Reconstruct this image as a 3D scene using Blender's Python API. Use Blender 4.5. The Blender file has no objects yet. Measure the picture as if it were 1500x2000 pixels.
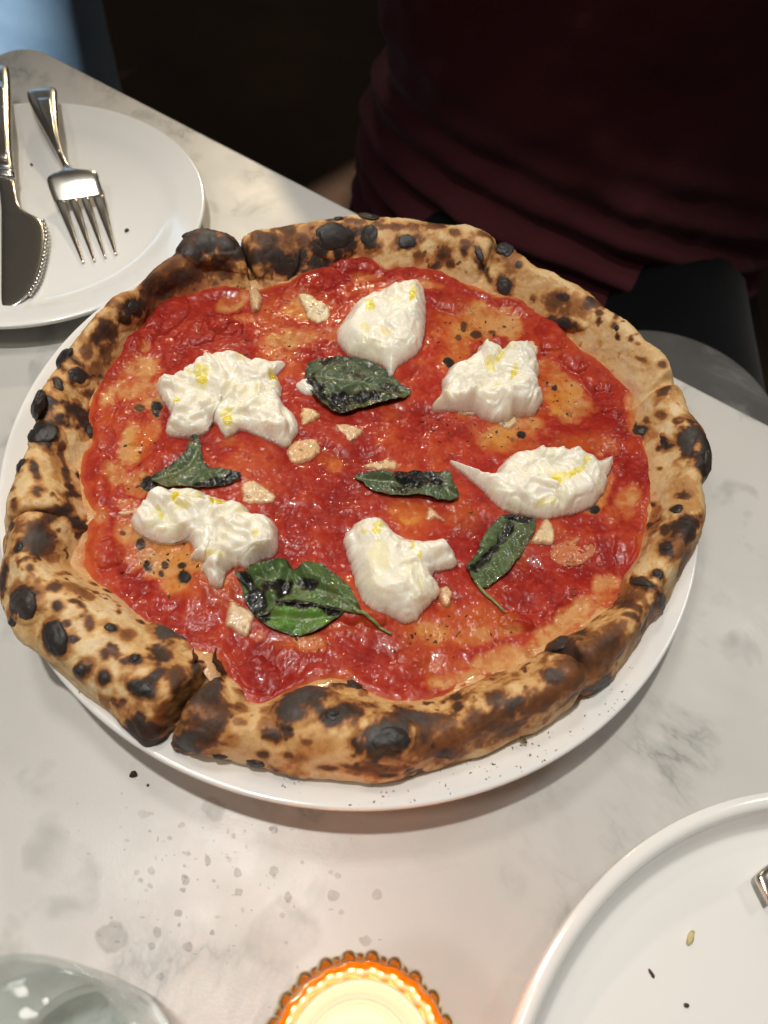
import bpy, bmesh, math, random
import numpy as np
from mathutils import Vector, Matrix, Quaternion
random.seed(7); np.random.seed(7)
R = math.radians
sc = bpy.context.scene
COL = sc.collection

# ------------------------------------------------------------------ camera
F_PX, TH, RO, CZ = 1500.0, R(57.5), R(8.0), 0.318          # photo is 1500 x 2000
_c, _s = math.cos(RO), math.sin(RO)
_X = np.array([1.0, 0, 0]); _U = np.array([0, math.sin(TH), math.cos(TH)]); FW = np.array([0, math.cos(TH), -math.sin(TH)])
CR = _c * _X + _s * _U; CU = -_s * _X + _c * _U
cam_d = bpy.data.cameras.new('camera'); cam = bpy.data.objects.new('camera', cam_d); COL.objects.link(cam)
m = Matrix(((CR[0], CU[0], -FW[0], 0), (CR[1], CU[1], -FW[1], 0), (CR[2], CU[2], -FW[2], CZ), (0, 0, 0, 1)))
cam.matrix_world = m
cam_d.sensor_fit = 'VERTICAL'; cam_d.sensor_height = 9.8; cam_d.sensor_width = 7.35
cam_d.lens = 9.8 * F_PX / 2000
cam_d.clip_start = 0.01; cam_d.clip_end = 50
cam_d.dof.use_dof = True; cam_d.dof.focus_distance = 0.345; cam_d.dof.aperture_fstop = 2.8
sc.camera = cam

# ------------------------------------------------------------------ world, lamps, exposure
w = bpy.data.worlds.new('World'); sc.world = w; w.use_nodes = True
bg = w.node_tree.nodes['Background']; bg.inputs[0].default_value = (1.0, 0.86, 0.72, 1); bg.inputs[1].default_value = 0.045
sc.view_settings.view_transform = 'Standard'; sc.view_settings.look = 'None'
sc.cycles.transparent_max_bounces = 32
sc.view_settings.exposure = 0; sc.view_settings.gamma = 1

def spot(name, loc, aim, watts, size_deg, blend, rad, col):
    d = bpy.data.lights.new(name, 'SPOT'); d.energy = watts; d.spot_size = R(size_deg); d.spot_blend = blend
    d.shadow_soft_size = rad; d.color = col
    o = bpy.data.objects.new(name, d); COL.objects.link(o); o.location = loc
    o.rotation_euler = (Vector(aim) - Vector(loc)).to_track_quat('-Z', 'Y').to_euler()
    return o
spot('unseen_spot', (-0.20, 0.16, 1.55), (0.05, 0.11, 0), 52, 42, 0.85, 0.030, (1.0, 0.955, 0.885))
spot('unseen_spot', (-0.32, 0.62, 1.50), (0.0, 0.20, 0), 17, 48, 0.8, 0.11, (1.0, 0.955, 0.885))
spot('unseen_spot', (0.95, 0.85, 1.40), (0.14, 0.16, 0), 16, 42, 0.8, 0.16, (1.0, 0.96, 0.90))  # added lamp from the right, lifts the marble on that side
spot('unseen_spot', (-0.55, -0.25, 1.4), (0.0, 0.14, 0), 12, 40, 0.8, 0.10, (1.0, 0.955, 0.885))  # added lamp from the left, put in to throw the candle holder's shadow
spot('wall_lamp', (-0.46, 2.2, 1.22), (-0.09, 0.42, 0), 52, 20, 0.9, 0.06, (1.0, 0.80, 0.52))
spot('unseen_spot', (-0.95, 0.45, 1.4), (-0.56, 1.12, -0.1), 330, 27, 0.5, 0.05, (1.0, 0.95, 0.90))  # added lamp with no fixture in view, brightens the blue jeans

# ------------------------------------------------------------------ helpers
def ray(px, py): return ((px - 750) / F_PX) * CR - ((py - 1000) / F_PX) * CU + FW
def P(px, py, z=0.0):
    d = ray(px, py); return np.array([0, 0, CZ]) + d * ((z - CZ) / d[2])
def PY(px, py, y):
    d = ray(px, py); return np.array([0, 0, CZ]) + d * (y / d[1])
def proj(V):
    q = V - np.array([0, 0, CZ]); wv = q @ FW
    return 750 + F_PX * (q @ CR) / wv, 1000 - F_PX * (q @ CU) / wv

def _h(ix, iy, iz, seed):
    n = (ix.astype(np.int64) * 374761393 + iy.astype(np.int64) * 668265263 + iz.astype(np.int64) * 2147483647 % 4294967291 + seed * 974634777) & 0xFFFFFFFF
    n = ((n ^ (n >> 13)) * 1274126177) & 0xFFFFFFFF
    n = ((n ^ (n >> 16)) * 2246822519) & 0xFFFFFFFF
    return ((n ^ (n >> 15)) & 0xFFFFFF) / 16777215.0
def vnoise(Pn, seed=0):
    i = np.floor(Pn).astype(np.int64); f = Pn - i; u = f * f * f * (f * (f * 6 - 15) + 10)
    x, y, z = i[:, 0], i[:, 1], i[:, 2]
    def L(a, b, t): return a + (b - a) * t
    r = []
    for dz in (0, 1):
        a = L(_h(x, y, z + dz, seed), _h(x + 1, y, z + dz, seed), u[:, 0])
        b = L(_h(x, y + 1, z + dz, seed), _h(x + 1, y + 1, z + dz, seed), u[:, 0])
        r.append(L(a, b, u[:, 1]))
    return L(r[0], r[1], u[:, 2]) * 2 - 1
_RM = np.array([[0.8, 0.36, -0.48], [-0.6, 0.48, -0.64], [0, 0.8, 0.6]])
def fbm(Pn, scale, octs=4, seed=0, gain=0.5):
    """fractal noise about -1..1; scale = metres per cell"""
    q = (Pn / scale) @ _RM; a, s, t = 1.0, 0.0, 0.0
    for k in range(octs):
        s = s + a * vnoise(q, seed + k); t += a; a *= gain; q = (q @ _RM) * 2.03 + 17.1
    return s / t * 1.6
def sst(a, b, x):
    t = np.clip((x - a) / (b - a), 0, 1); return t * t * (3 - 2 * t)
def ramp(x, stops):
    xs = [s[0] for s in stops]
    return np.stack([np.interp(x, xs, [s[1][k] for s in stops]) for k in range(3)], 1)
def mixc(a, b, t): return a + (b - a) * t[:, None]
def closed(pts, n):
    """Catmull-Rom through a closed list of 2D points, n even samples"""
    p = np.asarray(pts, float); k = len(p); out = []
    for i in range(k):
        p0, p1, p2, p3 = p[i - 1], p[i], p[(i + 1) % k], p[(i + 2) % k]
        t = np.linspace(0, 1, 24, endpoint=False)[:, None]
        out.append(0.5 * (2 * p1 + (p2 - p0) * t + (2 * p0 - 5 * p1 + 4 * p2 - p3) * t * t + (3 * p1 - p0 - 3 * p2 + p3) * t ** 3))
    c = np.vstack(out); c2 = np.vstack([c, c[:1]])
    L = np.r_[0, np.cumsum(np.hypot(*np.diff(c2, axis=0).T))]
    q = np.linspace(0, L[-1], n, endpoint=False)
    return np.stack([np.interp(q, L, c2[:, k]) for k in (0, 1)], 1)

def mesh(name, V, faces, mat, parent=None, col=None, aux=None, smooth=True):
    """V (n,3) array; faces: (m,4)/(m,3) int array or list of such arrays"""
    fl = faces if isinstance(faces, list) else [faces]
    fl = [np.asarray(f, np.int32) for f in fl if len(f)]
    me = bpy.data.meshes.new(name); V = np.asarray(V, np.float32)
    me.vertices.add(len(V)); me.vertices.foreach_set('co', V.ravel())
    nl = sum(f.size for f in fl); npoly = sum(len(f) for f in fl)
    me.loops.add(nl); me.polygons.add(npoly)
    me.loops.foreach_set('vertex_index', np.concatenate([f.ravel() for f in fl]))
    tot = np.concatenate([np.full(len(f), f.shape[1], np.int32) for f in fl])
    st = np.r_[0, np.cumsum(tot)[:-1]].astype(np.int32)
    me.polygons.foreach_set('loop_start', st)
    me.update(calc_edges=True); me.validate()
    if smooth: me.polygons.foreach_set('use_smooth', np.ones(len(me.polygons), bool))
    if col is not None:
        a = me.attributes.new('Col', 'FLOAT_COLOR', 'POINT'); a.data.foreach_set('color', np.c_[col, np.ones(len(col))].astype(np.float32).ravel())
    if aux is not None:
        a = me.attributes.new('Aux', 'FLOAT', 'POINT'); a.data.foreach_set('value', np.asarray(aux, np.float32))
    me.materials.append(mat)
    o = bpy.data.objects.new(name, me); COL.objects.link(o)
    if parent is not None: o.parent = parent
    return o
def tag(o, label=None, cat=None, group=None, kind=None):
    if label: o['label'] = label
    if cat: o['category'] = cat
    if group: o['group'] = group
    if kind: o['kind'] = kind
    return o
def thing(name, label, cat, loc=(0, 0, 0), group=None):
    o = bpy.data.objects.new(name, None); COL.objects.link(o); o.location = loc; o.empty_display_size = 0.01
    return tag(o, label, cat, group)
def put(o, parent):
    """parent o, built in world coordinates, under an unrotated Empty"""
    o.parent = parent; o.matrix_parent_inverse = Matrix.Translation(-Vector(parent.location)); return o
def grid_faces(n, m, wrap=True):
    """n rings around (wrapped) x m along"""
    i = np.arange(n if wrap else n - 1)[:, None]; j = np.arange(m - 1)[None, :]
    a = i * m + j; b = ((i + 1) % n) * m + j
    return np.stack([a, b, b + 1, a + 1], -1).reshape(-1, 4)
def lathe(name, prof, mat, c=(0, 0, 0), n=160, parent=None, scallop=None, close=False):
    prof = np.asarray(prof, float); mth = len(prof)
    a = np.linspace(0, 2 * np.pi, n, endpoint=False)
    r = prof[None, :, 0] * np.ones((n, 1))
    if scallop is not None: r = r * scallop(a)[:, None]
    V = np.stack([c[0] + r * np.cos(a)[:, None], c[1] + r * np.sin(a)[:, None], c[2] + prof[None, :, 1] * np.ones((n, 1))], -1).reshape(-1, 3)
    f = grid_faces(n, mth)
    return mesh(name, V, f, mat, parent)
def spline(pts, k=8):
    p = np.asarray(pts, float); out = []
    q = np.vstack([2 * p[0] - p[1], p, 2 * p[-1] - p[-2]])
    for i in range(1, len(q) - 2):
        p0, p1, p2, p3 = q[i - 1], q[i], q[i + 1], q[i + 2]
        t = np.linspace(0, 1, k, endpoint=False)[:, None]
        out.append(0.5 * (2 * p1 + (p2 - p0) * t + (2 * p0 - 5 * p1 + 4 * p2 - p3) * t * t + (3 * p1 - p0 - 3 * p2 + p3) * t ** 3))
    return np.vstack(out + [p[-1:]])
def tube(name, pts, rad, mat, parent=None, n=10, col=None):
    pts = np.asarray(pts, float); rad = np.broadcast_to(rad, (len(pts),)).astype(float)
    tg = np.gradient(pts, axis=0); tg /= np.linalg.norm(tg, axis=1)[:, None] + 1e-12
    up = np.array([0.13, 0.07, 1.0]); V = []
    for p, t, r_ in zip(pts, tg, rad):
        b = np.cross(t, up); b /= np.linalg.norm(b) + 1e-9; nn = np.cross(b, t)
        a = np.linspace(0, 2 * np.pi, n, endpoint=False)[:, None]
        V.append(p + r_ * (np.cos(a) * b + np.sin(a) * nn))
    V = np.array(V)                        # len x n x 3
    V = np.swapaxes(V, 0, 1).reshape(-1, 3); mth = len(pts)
    f = grid_faces(n, mth)
    V = np.vstack([V, pts[:1], pts[-1:]]); i = np.arange(n) * mth
    t1 = np.stack([np.roll(i, -1), i, np.full(n, n * mth)], 1); t2 = np.stack([i + mth - 1, np.roll(i, -1) + mth - 1, np.full(n, n * mth + 1)], 1)
    return mesh(name, V, [f, t1, t2], mat, parent, None if col is None else np.tile(col, (len(V), 1)))
def ellipsoid(name, c, axes, rot, mat, parent=None, n=20, mth=12, noise=0, seed=0, col=None):
    a = np.linspace(0, 2 * np.pi, n, endpoint=False)[:, None]; b = np.linspace(0.02, np.pi - 0.02, mth)[None, :]
    d = np.stack([np.cos(a) * np.sin(b), np.sin(a) * np.sin(b), np.cos(b) * np.ones_like(a)], -1).reshape(-1, 3)
    k = 1.0
    if noise: k = 1 + noise * fbm(d + np.array(c) * 300, 0.7, 3, seed)[:, None]
    V = (d * k * np.array(axes)) @ np.array(rot).T + np.array(c)
    return mesh(name, V, grid_faces(n, mth), mat, parent, None if col is None else np.tile(col, (len(V), 1)))

# ------------------------------------------------------------------ materials
class NT:
    def __init__(s, name):
        s.m = bpy.data.materials.new(name); s.m.use_nodes = True; s.t = s.m.node_tree
        s.b = s.t.nodes['Principled BSDF']; s.out = s.t.nodes['Material Output']
    def n(s, typ, **kw):
        x = s.t.nodes.new(typ)
        for k, v in kw.items():
            if k in x.inputs: x.inputs[k].default_value = v
            else: setattr(x, k, v)
        return x
    def l(s, a, b): s.t.links.new(a, b)
    def set(s, **kw):
        for k, v in kw.items(): s.b.inputs[k.replace('_', ' ')].default_value = v
        return s
    def noise(s, scale, detail=4, rough=0.55, dist=0.0, vec=None):
        x = s.n('ShaderNodeTexNoise'); x.inputs['Scale'].default_value = scale; x.inputs['Detail'].default_value = detail
        x.inputs['Roughness'].default_value = rough; x.inputs['Distortion'].default_value = dist
        if vec is None: vec = s.coord()
        s.l(vec, x.inputs['Vector']); return x.outputs['Fac']
    def coord(s):
        if not hasattr(s, '_g'): s._g = s.n('ShaderNodeNewGeometry')
        return s._g.outputs['Position']
    def ramp(s, fac, stops):
        x = s.n('ShaderNodeValToRGB'); e = x.color_ramp.elements
        while len(e) < len(stops): e.new(0.5)
        for q, (p, c) in zip(e, stops): q.position = p; q.color = (*c, 1) if len(c) == 3 else c
        s.l(fac, x.inputs[0]); return x.outputs[0]
    def math(s, op, a, b=None, clamp=False):
        x = s.n('ShaderNodeMath', operation=op); x.use_clamp = clamp
        for k, v in enumerate((a, b)):
            if v is None: continue
            if isinstance(v, (int, float)): x.inputs[k].default_value = v
            else: s.l(v, x.inputs[k])
        return x.outputs[0]
    def mix(s, f, a, b, typ='MIX'):
        x = s.n('ShaderNodeMix', data_type='RGBA', blend_type=typ)
        for k, v in ((0, f), (6, a), (7, b)):
            if isinstance(v, (int, float)): x.inputs[k].default_value = v
            elif isinstance(v, tuple): x.inputs[k].default_value = (*v, 1)
            else: s.l(v, x.inputs[k])
        return x.outputs[2]
    def bump(s, h, dist, strength=1.0):
        x = s.n('ShaderNodeBump'); x.inputs['Distance'].default_value = dist; x.inputs['Strength'].default_value = strength
        s.l(h, x.inputs['Height']); s.l(x.outputs[0], s.b.inputs['Normal'])
    def attr(s, nm): 
        x = s.n('ShaderNodeAttribute', attribute_name=nm); return x
def plain(name, col, rough=0.5, metal=0.0, **kw):
    t = NT(name); t.b.inputs['Base Color'].default_value = (*col, 1); t.b.inputs['Roughness'].default_value = rough; t.b.inputs['Metallic'].default_value = metal
    t.set(**kw); return t

def marble_mat(name, base, k=1.0):
    t = NT(name)
    mp = t.n('ShaderNodeMapping'); mp.inputs['Rotation'].default_value = (0, 0, 0.9); mp.inputs['Scale'].default_value = (1, 0.78, 1)
    t.l(t.coord(), mp.inputs['Vector']); v = mp.outputs[0]
    wn = t.noise(6, 3, 0.5, 0, v)
    n1 = t.noise(6.5, 6, 0.6, 0.7, v); vein = t.math('ABSOLUTE', t.math('SUBTRACT', n1, 0.5))
    vein = t.ramp(vein, [(0.0, (1, 1, 1)), (0.010, (0.5, 0.5, 0.5)), (0.045, (0, 0, 0))])
    msk = t.ramp(t.noise(9, 3, 0.5, 0, v), [(0.50, (0, 0, 0)), (0.62, (1, 1, 1))])
    vm = t.math('MULTIPLY', vein, msk)
    bl = t.ramp(t.noise(38, 3, 0.55, 0.4, v), [(0.60, (0, 0, 0)), (0.72, (1, 1, 1))])
    cl = t.ramp(t.noise(5, 4, 0.55, 0.5, v), [(0.3, tuple(x * 0.90 for x in base)), (0.65, base)])
    c = t.mix(t.math('MULTIPLY', bl, 0.55 * k), cl, (0.26, 0.265, 0.245))
    c = t.mix(t.math('MULTIPLY', vm, 0.75 * k), c, (0.20, 0.205, 0.195))
    t.l(c, t.b.inputs['Base Color'])
    r = t.ramp(t.noise(28, 6, 0.65), [(0.3, (0.30,) * 3), (0.7, (0.44,) * 3)])
    t.l(r, t.b.inputs['Roughness'])
    t.bump(t.noise(900, 3), 0.00006, 0.6)
    return t.m
M_MARBLE = marble_mat('white_marble', (0.575, 0.562, 0.53))
M_MARBLE2 = marble_mat('grey_marble', (0.105, 0.10, 0.094))
def porcelain(name, col):
    t = NT(name); c = t.ramp(t.noise(14, 3), [(0.3, tuple(x * 0.97 for x in col)), (0.7, col)]); t.l(c, t.b.inputs['Base Color'])
    t.l(t.ramp(t.noise(60, 4), [(0.3, (0.10,) * 3), (0.75, (0.2,) * 3)]), t.b.inputs['Roughness'])
    t.set(Coat_Weight=0.3, Coat_Roughness=0.06); return t.m
M_PORC = porcelain('white_porcelain', (0.84, 0.835, 0.81))
M_PORC_R = porcelain('cream_porcelain', (0.87, 0.865, 0.84))
def steel(name, rough):
    t = NT(name); t.set(Metallic=1.0); t.b.inputs['Base Color'].default_value = (0.66, 0.63, 0.57, 1)
    t.set(Roughness=rough); t.bump(t.noise(55, 1), 0.0006, 0.5); return t.m
M_STEEL = steel('polished_steel', 0.22)

def food(name, rough=(0.5, 0.7), bump=(1400, 0.00012), sss=0.0, sssr=(0.004, 0.002, 0.001), coat=0.0, fine=0.12, auxrough=False, spec=0.5, glint=None):
    t = NT(name); a = t.attr('Col').outputs['Color']
    f = t.ramp(t.noise(1100, 4, 0.6), [(0.25, (1 - fine,) * 3), (0.75, (1 + fine,) * 3)])
    t.l(t.mix(1.0, a, f, 'MULTIPLY'), t.b.inputs['Base Color'])
    rr = t.ramp(t.noise(420, 4), [(0.3, (rough[0],) * 3), (0.7, (rough[1],) * 3)])
    if auxrough: rr = t.math('ADD', rr, t.attr('Aux').outputs['Fac'], clamp=True)
    t.l(rr, t.b.inputs['Roughness'])
    t.set(Subsurface_Weight=sss, Coat_Weight=coat, Coat_Roughness=0.05, Specular_IOR_Level=spec)
    t.b.inputs['Subsurface Radius'].default_value = sssr; t.b.inputs['Subsurface Scale'].default_value = 1.0
    t.bump(t.noise(bump[0], 4, 0.6), bump[1])
    if glint:
        x = t.n('ShaderNodeBump'); x.inputs['Distance'].default_value = glint[1]; t.l(t.noise(glint[0], 2, 0.5), x.inputs['Height']); t.l(x.outputs[0], t.b.inputs['Coat Normal']); t.b.inputs['Coat Roughness'].default_value = glint[2]
    return t.m
M_CRUST = food('baked_crust', (0.46, 0.68), (1300, 0.00014), auxrough=True, spec=0.35)
M_BASE = food('oily_dough', (0.20, 0.45), (1200, 0.0003), coat=0.25)
M_SAUCE = food('tomato_pulp', (0.26, 0.42), (420, 0.00012), coat=0.26, fine=0.10, spec=0.20, glint=(300, 0.00042, 0.014))
M_BURRATA = food('fresh_cheese', (0.18, 0.34), (800, 0.00022), sss=0.8, sssr=(0.004, 0.0032, 0.0022), coat=0.28, fine=0.015, glint=(300, 0.0004, 0.03))
M_LEAF = food('basil_blade', (0.26, 0.44), (900, 0.00015), coat=0.45, fine=0.15, spec=0.30, glint=(220, 0.0007, 0.02))
M_GARLIC = food('roasted_garlic', (0.18, 0.34), (900, 0.0002), sss=0.4, sssr=(0.002, 0.0012, 0.0006), coat=0.3, fine=0.08)
M_BLISTER = food('charred_blister', (0.36, 0.58), (1500, 0.00018), fine=0.25)
M_FLECK = food('dry_fleck', (0.5, 0.7))

# ------------------------------------------------------------------ floor and tables
def floor():
    t = NT('dark_floor'); t.l(t.ramp(t.noise(3, 5), [(0.3, (0.06, 0.032, 0.018)), (0.7, (0.13, 0.07, 0.038))]), t.b.inputs['Base Color']); t.set(Roughness=0.6)
    V = np.array([(-6, -6, -0.74), (6, -6, -0.74), (6, 8, -0.74), (-6, 8, -0.74)], float)
    tag(mesh('floor', V, np.array([[0, 1, 2, 3]]), t.m), kind='structure')
floor()
K = np.array([-0.316, 0.573]); E1 = np.array([0.8828, -0.4697]); E2 = np.array([-0.4697, -0.8828])
def slab(name, outline, ztop, thick, bev, mat, parent):
    o = np.asarray(outline, float); n = len(o); c = o.mean(0)
    def inset(d):
        t = np.roll(o, -1, 0) - np.roll(o, 1, 0); t /= np.linalg.norm(t, axis=1)[:, None]
        return o + np.stack([-t[:, 1], t[:, 0]], 1) * d
    lv = [(inset(bev), ztop), (inset(bev * 0.3), ztop - bev * 0.3), (o, ztop - bev), (o, ztop - thick + bev), (inset(bev), ztop - thick)]
    V = np.array([[(*lv[k][0][i], lv[k][1]) for k in range(5)] for i in range(n)]).reshape(-1, 3)
    f = grid_faces(n, 5)
    me = mesh(name, V, f, mat, parent, smooth=False)
    bm = bmesh.new(); bm.from_mesh(me.data); bm.verts.ensure_lookup_table()
    bm.faces.new([bm.verts[i * 5] for i in range(n)]); bm.faces.new([bm.verts[i * 5 + 4] for i in range(n)][::-1])
    bmesh.ops.recalc_face_normals(bm, faces=bm.faces); bm.to_mesh(me.data); bm.free(); return me
def round_rect(k, e1, e2, L1, L2, r, n=12):
    cs = [(k + e1 * r + e2 * r, -e1, -e2), (k + e1 * (L1 - r) + e2 * r, -e2, e1), (k + e1 * (L1 - r) + e2 * (L2 - r), e1, e2), (k + e1 * r + e2 * (L2 - r), e2, -e1)]
    out = []
    for c, a, b in cs:
        for t in np.linspace(0, np.pi / 2, n): out.append(c + r * (a * np.cos(t) + b * np.sin(t)))
    o = np.array(out)
    A = 0.5 * np.sum(o[:, 0] * np.roll(o[:, 1], -1) - o[:, 1] * np.roll(o[:, 0], -1))
    return o if A > 0 else o[::-1]
M_IRON = plain('black_iron', (0.02, 0.02, 0.02), 0.5, 0.6).m
tb = thing('marble_table', 'rectangular white marble dining table with grey veins carrying the pizza and plates', 'table', (0.0, 0.1, -0.74))
put(slab('tabletop', round_rect(K, E1, E2, 1.3, 0.75, 0.022), 0, 0.022, 0.003, M_MARBLE, None), tb)
tc = K + E1 * 0.65 + E2 * 0.375
put(lathe('pedestal', [(0.25, -0.74), (0.25, -0.725), (0.05, -0.70), (0.035, -0.66), (0.035, -0.06), (0.12, -0.03), (0.12, -0.0225)], M_IRON, (tc[0], tc[1], 0), 40), tb)
# the lower neighbouring table behind on the right
s2 = thing('side_table', 'round grey marble side table, dim and lower, behind the right side of the pizza', 'table', (0.20, 0.39, -0.74))
a = np.linspace(0, 2 * np.pi, 90, endpoint=False)
put(slab('tabletop', np.stack([0.197 + 0.083 * np.cos(a), 0.388 + 0.083 * np.sin(a)], 1), -0.1, 0.02, 0.003, M_MARBLE2, None), s2)
put(lathe('pedestal', [(0.12, -0.74), (0.12, -0.73), (0.03, -0.71), (0.02, -0.68), (0.02, -0.15), (0.06, -0.1205)], M_IRON, (0.197, 0.388, 0), 32), s2)

# ------------------------------------------------------------------ plates
def plate(name, label, c, prof, mat):
    t = thing(name, label, 'plate', (c[0], c[1], 0))
    p = spline(prof, 6); o = lathe('dish', p, mat, (c[0], c[1], 0), 200); put(o, t); return t
PC = np.array([-0.0150, 0.2138]); PR = 0.1584           # the pizza plate
plate('dinner_plate', 'white round dinner plate right under the pizza, ash flecks on its rim', PC,
      [(0.0005, 0.018), (0.10, 0.018), (0.128, 0.0195), (0.145, 0.0265), (PR - 0.004, 0.0312), (PR - 0.0012, 0.0322), (PR, 0.0312), (PR - 0.0008, 0.0292), (PR - 0.007, 0.0255), (0.128, 0.012), (0.108, 0.003), (0.100, 0.0005), (0.092, 0.0006), (0.09, 0.006), (0.0005, 0.007)], M_PORC)
LC = np.array([-0.2347, 0.3728]); LR = 0.1033
plate('side_plate', 'small white plate at the far left, under the knife and fork', LC,
      [(0.0005, 0.0065), (0.055, 0.0065), (0.074, 0.0075), (0.088, 0.0128), (LR - 0.004, 0.0166), (LR - 0.001, 0.0172), (LR, 0.016), (LR - 0.002, 0.0138), (0.085, 0.0075), (0.066, 0.002), (0.06, 0.0005), (0.054, 0.0006), (0.052, 0.0030), (0.0005, 0.0035)], M_PORC)
RC = np.array([0.2000, -0.0528]); RR = 0.1448
plate('dinner_plate', 'large white straight-rimmed plate at the lower right with only a few crumbs', RC,
      [(0.0005, 0.0060), (0.11, 0.0060), (RR - 0.0155, 0.0063), (RR - 0.0105, 0.0085), (RR - 0.0075, 0.0140), (RR - 0.0062, 0.0188), (RR - 0.0040, 0.0205), (RR - 0.0012, 0.0202), (RR, 0.0188), (RR - 0.0006, 0.012), (RR - 0.004, 0.0045), (RR - 0.012, 0.0006), (RR - 0.022, 0.0006), (RR - 0.024, 0.003), (0.0005, 0.0034)], M_PORC_R)

# ------------------------------------------------------------------ the pizza
ZB = 0.0305                                               # underside
OUT = [(590,412),(640,405),(720,400),(800,408),(900,435),(1000,464),(1056,514),(1100,536),(1160,570),(1204,604),(1244,648),(1276,680),(1304,704),(1320,730),(1330,766),(1352,802),(1372,838),(1392,898),(1390,926),(1376,945),(1376,982),(1372,1030),(1353,1080),(1327,1119),(1288,1193),(1253,1245),(1218,1288),(1153,1349),(1088,1396),(1015,1440),(937,1474),(850,1502),(748,1522),(640,1514),(540,1498),(448,1480),(400,1476),(336,1455),(296,1462),(260,1432),(208,1388),(152,1352),(116,1320),(80,1288),(48,1256),(24,1220),(8,1176),(0,1140),(0,1104),(3,1060),(6,1032),(6,1000),(12,964),(22,920),(32,885),(50,850),(62,815),(66,780),(80,750),(94,715),(108,685),(125,664),(160,636),(200,596),(248,560),(300,524),(348,480),(388,440),(424,446),(472,444),(520,430)]
INN = [(572,548),(620,526),(672,515),(700,508),(748,530),(796,524),(848,524),(900,552),(952,568),(1015,590),(1056,614),(1100,646),(1130,676),(1180,714),(1234,768),(1236,834),(1258,882),(1266,950),(1262,1015),(1248,1080),(1214,1119),(1190,1175),(1127,1219),(1075,1249),(1023,1279),(937,1318),(850,1344),(772,1356),(720,1338),(648,1318),(600,1320),(560,1332),(520,1356),(484,1356),(452,1310),(430,1270),(360,1240),(280,1194),(236,1154),(180,1120),(152,1100),(168,1050),(184,1000),(172,960),(170,920),(184,860),(172,808),(196,760),(216,720),(250,672),(285,640),(316,600),(360,576),(440,560),(500,572)]
PCX = P(700, 950, 0.037)[:2]
def radii(pts, z):
    w_ = np.array([P(x, y, z if not callable(z) else z(y))[:2] for x, y in pts]) - PCX
    ang = np.arctan2(w_[:, 1], w_[:, 0]); r_ = np.hypot(w_[:, 0], w_[:, 1]); k = np.argsort(ang)
    ang, r_ = ang[k], r_[k]
    return np.r_[ang - 2 * np.pi, ang, ang + 2 * np.pi], np.r_[r_, r_, r_]
_ao, _ro = radii(OUT, lambda y: float(np.interp(y, [600, 700, 1000, 1150, 1300], [0.051, 0.045, 0.043, 0.039, 0.0335])))
_ai, _ri = radii(INN, 0.039)
def smooth_r(a, A, r_, sig):
    g = np.linspace(-np.pi, np.pi, 2880, endpoint=False); v = np.interp(g, A, r_)
    k = np.fft.fftfreq(2880, 1 / 2880); v = np.fft.ifft(np.fft.fft(v) * np.exp(-0.5 * (k * sig) ** 2)).real
    return np.interp(a, np.r_[g, np.pi], np.r_[v, v[:1]])
def Rout(a): return smooth_r(a, _ao, _ro, 0.010)
def Rin(a): return smooth_r(a, _ai, _ri, 0.018)

NPH, NT_ = 2000, 130
ph = np.linspace(-np.pi, np.pi, NPH, endpoint=False)
ro, ri = Rout(ph), Rin(ph)
def ang_of(px, py, z=0.045):
    q = P(px, py, z)[:2] - PCX; return math.atan2(q[1], q[0])
ctrl = np.array([(-0.20, 0.10), (-0.05, 0.15), (0.09, 0.34), (0.25, 0.66), (0.44, 0.93), (0.62, 1.0), (0.80, 0.90), (0.94, 0.66), (1.0, 0.40), (0.965, 0.16), (0.86, 0.02), (0.70, 0.0)])
pr = spline(ctrl, 24); LL = np.r_[0, np.cumsum(np.hypot(*np.diff(pr, axis=0).T))]
q = np.linspace(0, LL[-1], NT_); pr = np.stack([np.interp(q, LL, pr[:, k]) for k in (0, 1)], 1)
pv = np.stack([np.cos(ph), np.sin(ph), np.zeros(NPH)], 1) * 0.16
Hc = 0.0228 + 0.0035 * fbm(pv, 0.06, 2, 3) + 0.0012 * fbm(pv, 0.02, 2, 5)
def near_ang(a0, wid): 
    d = np.abs((ph - a0 + np.pi) % (2 * np.pi) - np.pi) * 0.155
    return np.exp(-(d / wid) ** 2)
CUTS = [((345, 1385), 0.0030, 0.85, 0.010), ((480, 505), 0.0030, 0.6, 0.004), ((188, 1000), 0.0022, 0.25, 0.0), ((950, 520), 0.0022, 0.28, 0.001), ((1245, 775), 0.0022, 0.22, 0.0), ((1105, 1290), 0.0035, 0.30, 0.001)]
r2 = ro.copy()
for (p_, w_, dep, back) in CUTS:
    k = near_ang(ang_of(*p_), w_); Hc = Hc * (1 - dep * k); r2 = r2 - back * k
W = (r2 - ri)
rr = ri[:, None] + W[:, None] * pr[None, :, 0]
rpc = np.hypot(PCX[0] + r2 * .93 * np.cos(ph) - PC[0], PCX[1] + r2 * .93 * np.sin(ph) - PC[1])
zlo = np.minimum(ZB, np.interp(rpc, [0, 0.128, 0.145, PR - 0.004, PR], [0.0195, 0.0205, 0.0275, 0.032, 0.033]))
zlo = np.real(np.fft.ifft(np.fft.fft(zlo) * np.exp(-0.5 * (np.fft.fftfreq(NPH, 1 / NPH) * 0.05) ** 2)))
wlo = sst(0.62, 0.97, pr[:, 0])[None, :] * (np.arange(NT_) > NT_ * 0.45)[None, :]
zz = ZB + Hc[:, None] * pr[None, :, 1]
zz = zz + (zlo - ZB)[:, None] * np.maximum(wlo, (np.arange(NT_) > NT_ - 25)[None, :]) * (1 - sst(0.55, 0.95, pr[:, 1])[None, :])
inner = pr[:, 0] < 0.3
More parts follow.
